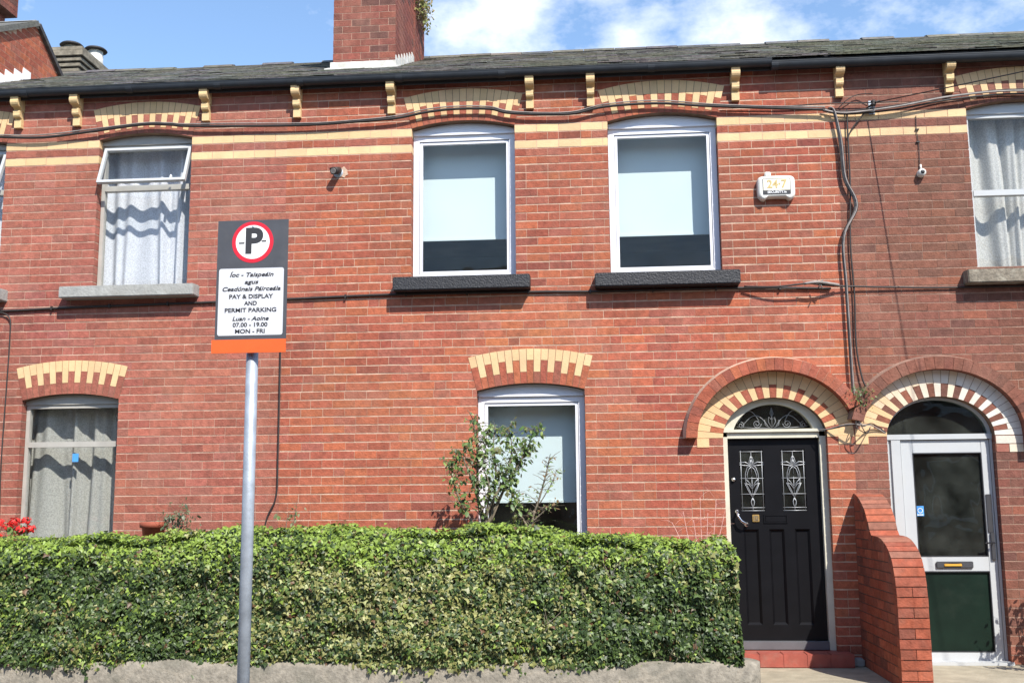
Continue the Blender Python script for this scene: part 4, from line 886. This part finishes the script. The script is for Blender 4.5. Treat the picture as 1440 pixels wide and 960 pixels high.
# ---------------------------------------------------------------- foliage
def leaves(name, P, Nrm, size, cols, mats, parent=None, shape='ivy', up_bias=.0, droop=.35, vseed=0):
    """many small folded leaves at points P facing Nrm"""
    r = np.random.default_rng(vseed); n = len(P)
    if shape == 'ivy': S = np.array([(0, 0, 0), (.36, -.12, .02), (.56, .22, -.04), (.27, .42, 0), (0, 1.0, -.14), (-.27, .42, 0), (-.56, .22, -.04), (-.36, -.12, .02), (0, .35, .07)]); F = [(0, 1, 2, 8), (8, 2, 3, 4), (0, 8, 6, 7), (8, 4, 5, 6)]
    else: S = np.array([(0, 0, 0), (.26, .35, -.02), (.2, .72, -.05), (0, 1, -.12), (-.2, .72, -.05), (-.26, .35, -.02), (0, .45, .06)]); F = [(0, 1, 2, 6), (6, 2, 3, 4), (0, 6, 4, 5)]
    Nrm = Nrm / np.linalg.norm(Nrm, axis=1)[:, None]
    down = np.tile([0, 0, -1.0], (n, 1)) + r.normal(0, .55, (n, 3)); t = down - (down * Nrm).sum(1)[:, None] * Nrm; t /= np.linalg.norm(t, axis=1)[:, None] + 1e-9; b = np.cross(Nrm, t)
    sz = size * np.clip(r.lognormal(-.05, .32, n), .45, 1.9)
    V = P[:, None, :] + sz[:, None, None] * (S[None, :, 0:1] * b[:, None, :] + S[None, :, 1:2] * t[:, None, :] + S[None, :, 2:3] * Nrm[:, None, :])
    V = V.reshape(-1, 3); k = len(S); Fa = np.array(F)[None] + (np.arange(n) * k)[:, None, None]; Fa = Fa.reshape(-1, 4)
    me = bpy.data.meshes.new(name); me.vertices.add(len(V)); me.vertices.foreach_set('co', V.ravel()); me.loops.add(Fa.size); me.loops.foreach_set('vertex_index', Fa.ravel())
    me.polygons.add(len(Fa)); me.polygons.foreach_set('loop_start', np.arange(0, Fa.size, 4)); me.polygons.foreach_set('loop_total', np.full(len(Fa), 4)); me.update(calc_edges=True)
    ca = me.color_attributes.new('Col', 'FLOAT_COLOR', 'CORNER'); cc = np.repeat(np.c_[cols, np.ones(n)], len(F) * 4, axis=0); ca.data.foreach_set('color', cc.ravel())
    me.materials.append(mats); o = bpy.data.objects.new(name, me); COL.objects.link(o)
    if parent: o.parent = parent
    return o
def vnoise(P, s, off=0): return np.array([mnoise.noise(Vector((p[0] * s + off, p[1] * s, p[2] * s))) for p in P])
HX0, HX1 = -8.0, 1.085; HYF, HYB = -1.62, -.98
def htop(x): return .012 * np.sin(np.asarray(x) * 5.3) + .010 * np.sin(np.asarray(x) * 11.7 + 1) + np.interp(x, [-8, -5.13, -3.88, -2.9, -2.53, -1.68, -1.3, -.73, .02, .35, .6, .80, .94, 1.03, 1.1], [1.21, 1.205, 1.245, 1.29, 1.30, 1.26, 1.27, 1.295, 1.20, 1.18, 1.145, 1.16, 1.19, 1.17, 1.10])
def hbulge(x, z): return .035 * np.sin(x * 1.7 + z * 2) + .02 * np.sin(x * 4.3 - z * 5)
hd = thing('ivy_hedge', 'clipped dark green ivy hedge growing along the low wall in front of the houses', 'hedge', (-3.0, -1.3, .24)); base_ = np.array([-3.0, -1.3, .24])
r = np.random.default_rng(5)
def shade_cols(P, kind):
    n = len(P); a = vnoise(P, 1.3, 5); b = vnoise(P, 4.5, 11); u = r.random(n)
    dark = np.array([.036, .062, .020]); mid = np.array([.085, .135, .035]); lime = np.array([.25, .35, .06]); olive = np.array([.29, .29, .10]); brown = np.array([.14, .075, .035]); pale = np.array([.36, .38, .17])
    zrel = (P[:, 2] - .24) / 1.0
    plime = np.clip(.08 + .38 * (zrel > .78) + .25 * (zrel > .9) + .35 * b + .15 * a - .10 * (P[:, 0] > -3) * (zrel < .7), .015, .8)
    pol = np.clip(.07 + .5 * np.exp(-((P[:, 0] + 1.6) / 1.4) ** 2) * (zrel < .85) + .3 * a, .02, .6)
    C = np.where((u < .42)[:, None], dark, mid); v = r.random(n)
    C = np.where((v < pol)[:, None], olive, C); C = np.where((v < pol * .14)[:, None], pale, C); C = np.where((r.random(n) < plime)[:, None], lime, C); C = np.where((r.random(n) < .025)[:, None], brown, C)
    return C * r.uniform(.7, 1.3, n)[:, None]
# front face
n = 88000; x = r.uniform(HX0, HX1, n); zt = htop(x); zz = .22 + (zt - .20) * r.random(n); lay = np.abs(r.normal(0, .035, n)); tb = .075 * (vnoise(np.c_[x, zz * 0, zz], 5.5))
round_ = .10 * np.clip((zz - (zt - .12)) / .12, 0, 1) ** 2 + .04 * np.clip((.36 - zz) / .12, 0, 1)
P1 = np.c_[x, HYF + hbulge(x, zz) + lay + round_ - tb, zz]; N1 = np.c_[r.normal(0, .55, n), -1 + r.normal(0, .3, n), .45 + r.normal(0, .5, n)]
# fringe below
m = 1500; x = r.uniform(HX0, HX1, m); P1b = np.c_[x, HYF + .03 + hbulge(x, .2) + r.uniform(-.01, .04, m), .235 - np.abs(r.normal(0, .03, m)) * (1 + 1.5 * (np.sin(x * 7) > .6))]; N1b = np.c_[r.normal(0, .5, m), -1 + r.normal(0, .3, m), .2 + r.normal(0, .4, m)]
# top
m = 34000; x = r.uniform(HX0, HX1 - .02, m); y = r.uniform(HYF + .07, HYB, m); P2 = np.c_[x, y, htop(x) + .015 * np.sin(x * 9 + y * 7) + r.normal(0, .018, m) + .03 * vnoise(np.c_[x, y, y * 0], 4)]; N2 = np.c_[r.normal(0, .5, m), -.35 + r.normal(0, .5, m), 1 + r.normal(0, .2, m)]
# right end
m = 7500; y = r.uniform(HYF + .03, HYB, m); zz = r.uniform(.22, 1.15, m); P3 = np.c_[HX1 + .01 - np.abs(r.normal(0, .03, m)) - .05 * np.clip((zz - 1.05) / .1, 0, 1) + .02 * np.sin(zz * 6), y, zz]; N3 = np.c_[1 + r.normal(0, .3, m), r.normal(-.2, .5, m), .4 + r.normal(0, .5, m)]
P_ = np.r_[P1, P1b, P2, P3]; N_ = np.r_[N1, N1b, N2, N3]
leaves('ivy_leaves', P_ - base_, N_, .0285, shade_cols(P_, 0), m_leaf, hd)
mb = MB(); rs = random.Random(31)
for i in range(150):
    x = rs.uniform(HX0, HX1 - .05); z = rs.uniform(.2, .9); P = [(x - base_[0], HYF + .05 + rs.uniform(-.01, .03) - base_[1], z - base_[2])]
    for j in range(4): P.append((P[-1][0] + rs.uniform(-.06, .06), P[-1][1] + rs.uniform(-.02, .012), P[-1][2] + rs.uniform(.01, .08)))
    mb.tube(P, [.004, .0035, .003, .0025, .0015], 4)
mb.build('creeping_twigs', m_twig, hd)
# back side, coarser
m = 5000; x = r.uniform(HX0, HX1, m); zz = r.uniform(.2, 1.2, m); Pb = np.c_[x, HYB + r.normal(0, .02, m), zz]; leaves('rear_leaves', Pb - base_, np.c_[r.normal(0, .4, m), 1 + r.normal(0, .3, m), .4 + r.normal(0, .4, m)], .06, shade_cols(Pb, 0), m_leaf, hd)
mb = MB(); xs2 = np.linspace(HX0, HX1 - .07, 70)  # solid dark core behind the leaves, its colour standing in for shade
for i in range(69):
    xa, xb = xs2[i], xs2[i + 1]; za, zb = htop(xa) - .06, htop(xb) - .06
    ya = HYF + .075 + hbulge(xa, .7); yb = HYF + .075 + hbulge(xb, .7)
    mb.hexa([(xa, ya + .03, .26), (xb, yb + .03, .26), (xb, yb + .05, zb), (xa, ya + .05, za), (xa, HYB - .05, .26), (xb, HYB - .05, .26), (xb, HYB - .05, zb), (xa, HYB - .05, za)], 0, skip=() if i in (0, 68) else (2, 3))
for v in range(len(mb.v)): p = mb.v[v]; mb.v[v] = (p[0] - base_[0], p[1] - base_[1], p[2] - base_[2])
mb.build('shade_core', m_core, hd)

def bush(name, label, cat, loc, trunks, seed, lsize, cols, ln=900, shape='rose', twig=m_twig, leafy=True):
    """trunks: list of polylines (tips end in twigs with leaves)"""
    t = thing(name, label, cat, loc); rn = random.Random(seed); mb = MB(); L0 = np.array(loc); pts = []; 
    for tr, r0 in trunks:
        s = smooth(tr, 5); k = len(s); mb.tube([tuple(np.array(p) - L0) for p in s], [r0 * (1 - .7 * i / (k - 1)) for i in range(k)], 6)
        for i in range(int(k * .30), k):
            p = np.array(s[i]); 
            for q in range(3 if leafy else 1):
                a = rn.uniform(0, 6.28); l = rn.uniform(.05, .15); d = np.array([math.cos(a), math.sin(a) * .7, rn.uniform(-.1, .9)]); e = p + d * l
                mb.tube([tuple(p - L0), tuple((p + e) / 2 + np.array([0, 0, .01]) - L0), tuple(e - L0)], [r0 * .2, r0 * .16, r0 * .08], 4)
                for j in range(5): pts.append(p + d * l * (.3 + .17 * j) + np.array([rn.uniform(-.025, .025) for _ in range(3)]))
    mb.build('branches', twig, t)
    if leafy:
        P = np.array(pts); rr = np.random.default_rng(seed); idx = rr.choice(len(P), min(ln, len(P)), replace=False); P = P[idx]
        Nn = np.c_[rr.normal(.2, .6, len(P)), rr.normal(-.7, .5, len(P)), rr.normal(.8, .5, len(P))]; C = np.array([cols[i] for i in rr.integers(0, len(cols), len(P))]) * rr.uniform(.7, 1.3, len(P))[:, None]
        leaves('leaves', P - L0, Nn, lsize, C, m_leaf, t, shape=shape, vseed=seed)
    return t
gr = [(.09, .16, .045), (.12, .19, .055), (.16, .24, .065), (.06, .11, .035), (.23, .30, .09), (.15, .15, .06)]
B0 = (-1.06, -.7, .06)
bush('rose_bush', 'leafy rose bush standing in front of the ground floor window of the middle house', 'bush', B0, [
 ([(-1.06, -.7, .06), (-1.04, -.7, .9), (-1.06, -.7, 1.25), (-1.12, -.72, 1.6), (-1.12, -.7, 1.95), (-1.16, -.7, 2.28)], .022),
 ([(-1.04, -.7, 1.15), (-1.20, -.72, 1.4), (-1.30, -.75, 1.6), (-1.35, -.74, 1.78), (-1.33, -.75, 1.90)], .013),
  ([(-1.05, -.7, 1.2), (-.98, -.7, 1.5), (-.95, -.72, 1.8), (-.97, -.72, 2.05), (-.95, -.7, 2.20)], .013),
 ([(-1.05, -.7, 1.2), (-1.02, -.75, 1.45), (-.86, -.76, 1.75), (-.80, -.74, 2.0), (-.83, -.74, 2.19)], .013),
 ([(-1.05, -.7, 1.3), (-.9, -.7, 1.6), (-.75, -.7, 1.85), (-.63, -.7, 2.08), (-.61, -.7, 2.18)], .012),
 ([(-1.05, -.7, 1.35), (-1.15, -.78, 1.7), (-1.24, -.78, 1.95), (-1.14, -.78, 2.10)], .010),
 ([(-1.0, -.7, 1.35), (-.85, -.66, 1.7), (-.72, -.66, 1.92), (-.66, -.66, 2.0)], .010),
 ([(-1.05, -.7, 1.4), (-1.0, -.8, 1.65), (-1.06, -.8, 1.85), (-1.03, -.8, 1.98)], .010),
 ([(-.76, -.7, .06), (-.77, -.7, .9), (-.78, -.7, 1.35), (-.78, -.7, 1.55), (-.86, -.7, 1.72)], .016)], 4, .043, gr, 1600)
bush('rose_bush', 'spindly rose stem with few leaves at the right of the leafy rose bush', 'bush', (-.62, -.66, .06), [
 ([(-.62, -.66, .06), (-.64, -.66, .9), (-.63, -.66, 1.32), (-.56, -.66, 1.55), (-.50, -.66, 1.75), (-.46, -.66, 1.92)], .016),
 ([(-.64, -.66, 1.25), (-.74, -.66, 1.42), (-.79, -.66, 1.5)], .014), ([(-.62, -.66, 1.35), (-.50, -.66, 1.45), (-.42, -.66, 1.47)], .008), ([(-.56, -.66, 1.5), (-.45, -.66, 1.68), (-.40, -.66, 1.80)], .006)], 9, .036, [gr[2], gr[4], (.2, .13, .06)], 110)
m_dry = mat('dry_pink_stem', (.72, .42, .36), .8, .2, 20)
bush('dry_plant', 'dry pink leafless stems rising over the right end of the hedge', 'plant', (.9, -.6, .06), [([(.9 + dx * .3, -.6, .06), (.9 + dx * .5, -.6, .9), (.9 + dx, -.6, 1.2), (.9 + dx * 1.3, -.6, 1.33 + h)], .0055) for dx, h in ((-.2, .0), (-.12, .1), (-.05, .02), (.0, .22), (.05, .08), (.11, .2), (.16, .05))], 12, .02, gr, 10, twig=m_dry, leafy=False)
bush('garden_shrub', 'small grey green shrub peeping over the hedge left of the sign pole', 'shrub', (-3.92, -.75, .06), [([(-3.92 + a * .05, -.75, .06), (-3.92 + a * .5, -.75, 1.0), (-3.92 + a, -.75 + b, 1.47 - abs(a) * .8)], .008) for a, b in ((-.1, 0), (-.04, .05), (.03, -.04), (.09, .03), (0, .06), (-.07, -.05), (.06, -.02))], 15, .034, [(.11, .14, .075), (.08, .11, .05), (.16, .18, .10)], 420)
bush('garden_shrub', 'small leafy sprig peeping over the hedge right of the sign pole', 'shrub', (-2.83, -.8, .06), [([(-2.83, -.8, .06), (-2.83, -.8, 1.0), (-2.80, -.8, 1.36), (-2.78, -.8, 1.50)], .006), ([(-2.83, -.8, .9), (-2.87, -.8, 1.26), (-2.86, -.8, 1.44)], .005)], 16, .04, [gr[2], (.22, .23, .12), gr[1]], 60)
bush('garden_shrub', 'dark shrub at the right edge casting shadows on the white door foot', 'shrub', (4.12, -.45, 0), [([(4.12 + a * .2, -.45, 0), (4.1 + a, -.45 + b, .35 + h * .5), (4.1 + a * 1.6, -.45 + b, .5 + h)], .01) for a, b, h in ((-.14, 0, .25), (-.06, .1, .4), (.05, 0, .5), (.15, .06, .3), (.1, -.15, .1), (-.2, -.1, .0), (-.1, -.2, .2))], 18, .05, [gr[0], gr[3], (.06, .05, .03)], 420)
# weeds
bush('weed', 'little green weed rooted where the two hood mouldings meet', 'weed', (2.47, -.10, 2.36), [([(2.47, -.10, 2.36), (2.47 + a, -.12, 2.44), (2.47 + a * 1.7, -.13, 2.5 + h)], .003) for a, h in ((-.03, .0), (.03, .08), (.06, .02), (0, .05))], 19, .024, [gr[1], gr[2], gr[0]], 150)
bush('weed', 'tuft of yellow green weeds growing high on the side of the chimney', 'weed', (-2.24, 3.0, 8.2), [([(-2.30, 2.8 + a, 7.9 + h), (-2.27, 2.8 + a, 8.0 + h), (-2.23, 2.85 + a, 8.15 + h)], .006) for a in (0, .15, .3, .45) for h in (0, .2, .4)], 20, .05, [(.25, .22, .06), (.16, .2, .05), (.3, .24, .1)], 500)
# geraniums
gm = bush('geranium', 'red flowering geranium in a pot behind the hedge at the left edge', 'flower plant', (-5.6, -.75, .06), [([(-5.6 + a * .3, -.75, .06), (-5.6 + a * .6, -.75, .9), (-5.6 + a, -.75 + b, 1.22 + h)], .007) for a, b, h in ((-.12, 0, .05), (.0, .05, .1), (.1, 0, .0), (.22, .04, .06), (-.25, .05, .02), (.15, -.06, .1), (-.05, -.06, .0), (.05, -.1, -.02), (.3, 0, -.03))], 24, .055, [(.10, .16, .04), (.07, .12, .03), (.14, .2, .06)], 420)
rp = np.random.default_rng(8)
for i, (x, z, s) in enumerate([(-5.64, 1.25, .055), (-5.52, 1.345, .05), (-5.40, 1.315, .055), (-5.34, 1.40, .045), (-5.72, 1.32, .05), (-5.62, 1.39, .045), (-5.46, 1.39, .045), (-5.30, 1.33, .045)]):
    m = 60; d = rp.normal(0, 1, (m, 3)); d /= np.linalg.norm(d, axis=1)[:, None]; P = np.array([x + 5.6, -.06, z - .06]) + d * s * np.array([1, .8, .6]); C = np.tile([.75, .03, .025], (m, 1)) * rp.uniform(.7, 1.2, m)[:, None]
    leaves('flower_head', P, d, .032, C, m_petal, gm, shape='rose', vseed=i)
pt = thing('plant_pot', 'terracotta plant pot standing behind the hedge on the left', 'pot', (-4.2, -.62, 1.145))
mb = MB(); mb.lathe([(0, 0), (.085, 0), (.105, .17), (.125, .175), (.128, .225), (.11, .225), (.1, .18), (0, .18)], 24); mb.build('pot', m_terra, pt)
mb = MB(); mb.box(-4.6, -3.75, -.75, -.48, .06, 1.145); tag(mb.build('plinth', m_conc, bevel=.01), 'concrete ledge behind the hedge carrying the terracotta pot', 'plinth')

# ---------------------------------------------------------------- parking sign
sg = thing('parking_sign', 'grey pay and display parking sign on a galvanised pole in front of the hedge', 'sign', (-2.0, -4.5, -.03))
mb = MB(); mb.tube([(0, 0, 0), (0, 0, 2.95)], .0345, 20); mb.lathe([(.036, 2.95), (.03, 2.965), (0, 2.97)], 20); mb.lathe([(.06, 0), (.058, .012), (.036, .015)], 20); mb.build('pole', m_galv, sg)
Y = -.06; zo = .03
mb = MB(); mb.box(-.207, .215, Y, Y + .004, 2.462 + zo, 3.17 + zo); bd = mb.build('board', m_signgrey, sg)
mb = MB(); mb.box(-.222, .215, Y - .006, Y + .004, 2.385 + zo, 2.4625 + zo); mb.build('orange_strip', m_orange, sg)
def rrect(mb, x0, x1, z0, z1, rad, y0, y1):
    pts = []
    for cx, cz, a0 in ((x1 - rad, z0 + rad, -90), (x1 - rad, z1 - rad, 0), (x0 + rad, z1 - rad, 90), (x0 + rad, z0 + rad, 180)):
        for a in np.linspace(a0, a0 + 90, 5): pts.append((cx + rad * math.cos(math.radians(a)), cz + rad * math.sin(math.radians(a))))
    mb.prism_y(pts, y0, y1)
mb = MB(); rrect(mb, -.192, .194, 2.487 + zo, 2.882 + zo, .013, Y - .0012, Y); ip = mb.build('information_panel', m_signwhite, bd)
cz = 3.038 + zo; circ = lambda R_: [(.004 + R_ * math.cos(a), cz + R_ * math.sin(a)) for a in np.linspace(0, 2 * math.pi, 48, endpoint=False)]
mb = MB(); mb.prism_y(circ(.124), Y - .0012, Y); rg = mb.build('red_ring', m_red, bd)
mb = MB(); mb.prism_y(circ(.101), Y - .0022, Y - .0012); rw = mb.build('white_disc', m_white, bd)
text_part('lettering', 'P', .205, m_text, rw, .008, Y - .0030, cz, bold=.008)
mb = MB(); mb.box(-.078, -.045, Y - .0035, Y - .0022, cz - .009, cz - .001); mb.box(.058, .085, Y - .0035, Y - .0022, cz + .000, cz + .008); mb.build('dash_mark', m_text, rw)
rows = [('Íoc - Taispeáin', .25, .26, 2.843), ('agus', .25, .082, 2.800), ('Ceadúnais Páirceála', .25, .345, 2.759), ('PAY & DISPLAY', 0, .26, 2.714), ('AND', 0, .075, 2.674), ('PERMIT PARKING', 0, .305, 2.634), ('Luan - Aoine', .25, .215, 2.584), ('07.00 - 19.00', 0, .205, 2.548), ('MON - FRI', 0, .175, 2.510)]
for s_, sh, wd, z in rows: text_part('lettering', s_, .034, m_text, ip, .002, Y - .0022, z + zo, shear=sh, bold=.0006, maxw=wd)
for z in (2.475, 3.155):
    mb = MB(); mb.lathe([(0, .004), (.007, .003), (.009, 0)], 10, axis='y', at=(.004, Y, z + .005)); mb.build('bolt', m_galv, bd)
for z in (2.60, 3.05):
    mb = MB(); mb.tube([(.039 * math.cos(a), .039 * math.sin(a), z + zo) for a in np.linspace(0, 2 * math.pi, 20, endpoint=False)], .006, 6, closed=True); mb.box(-.09, .09, -.056, -.04, z + zo - .012, z + zo + .012); mb.build('clamp', m_galv, sg)
GROUPS = {'terraced_house': 'houses of the red brick terrace', 'wall_cable': 'thin cables clipped to the facade', 'cable_bundle': 'thick cable bundles on the facade', 'wall_camera': 'small round cameras on the facade',
          'rose_bush': 'rose bushes behind the hedge', 'garden_shrub': 'small shrubs in the front gardens', 'weed': 'weeds rooted in the brickwork', 'chimney_stack': 'chimney stacks beyond the left roof'}
for ob in list(COL.objects):
    k_ = ob.name.split('.')[0]
    if ob.parent is None and 'label' in ob and k_ in GROUPS: ob['group'] = GROUPS[k_]
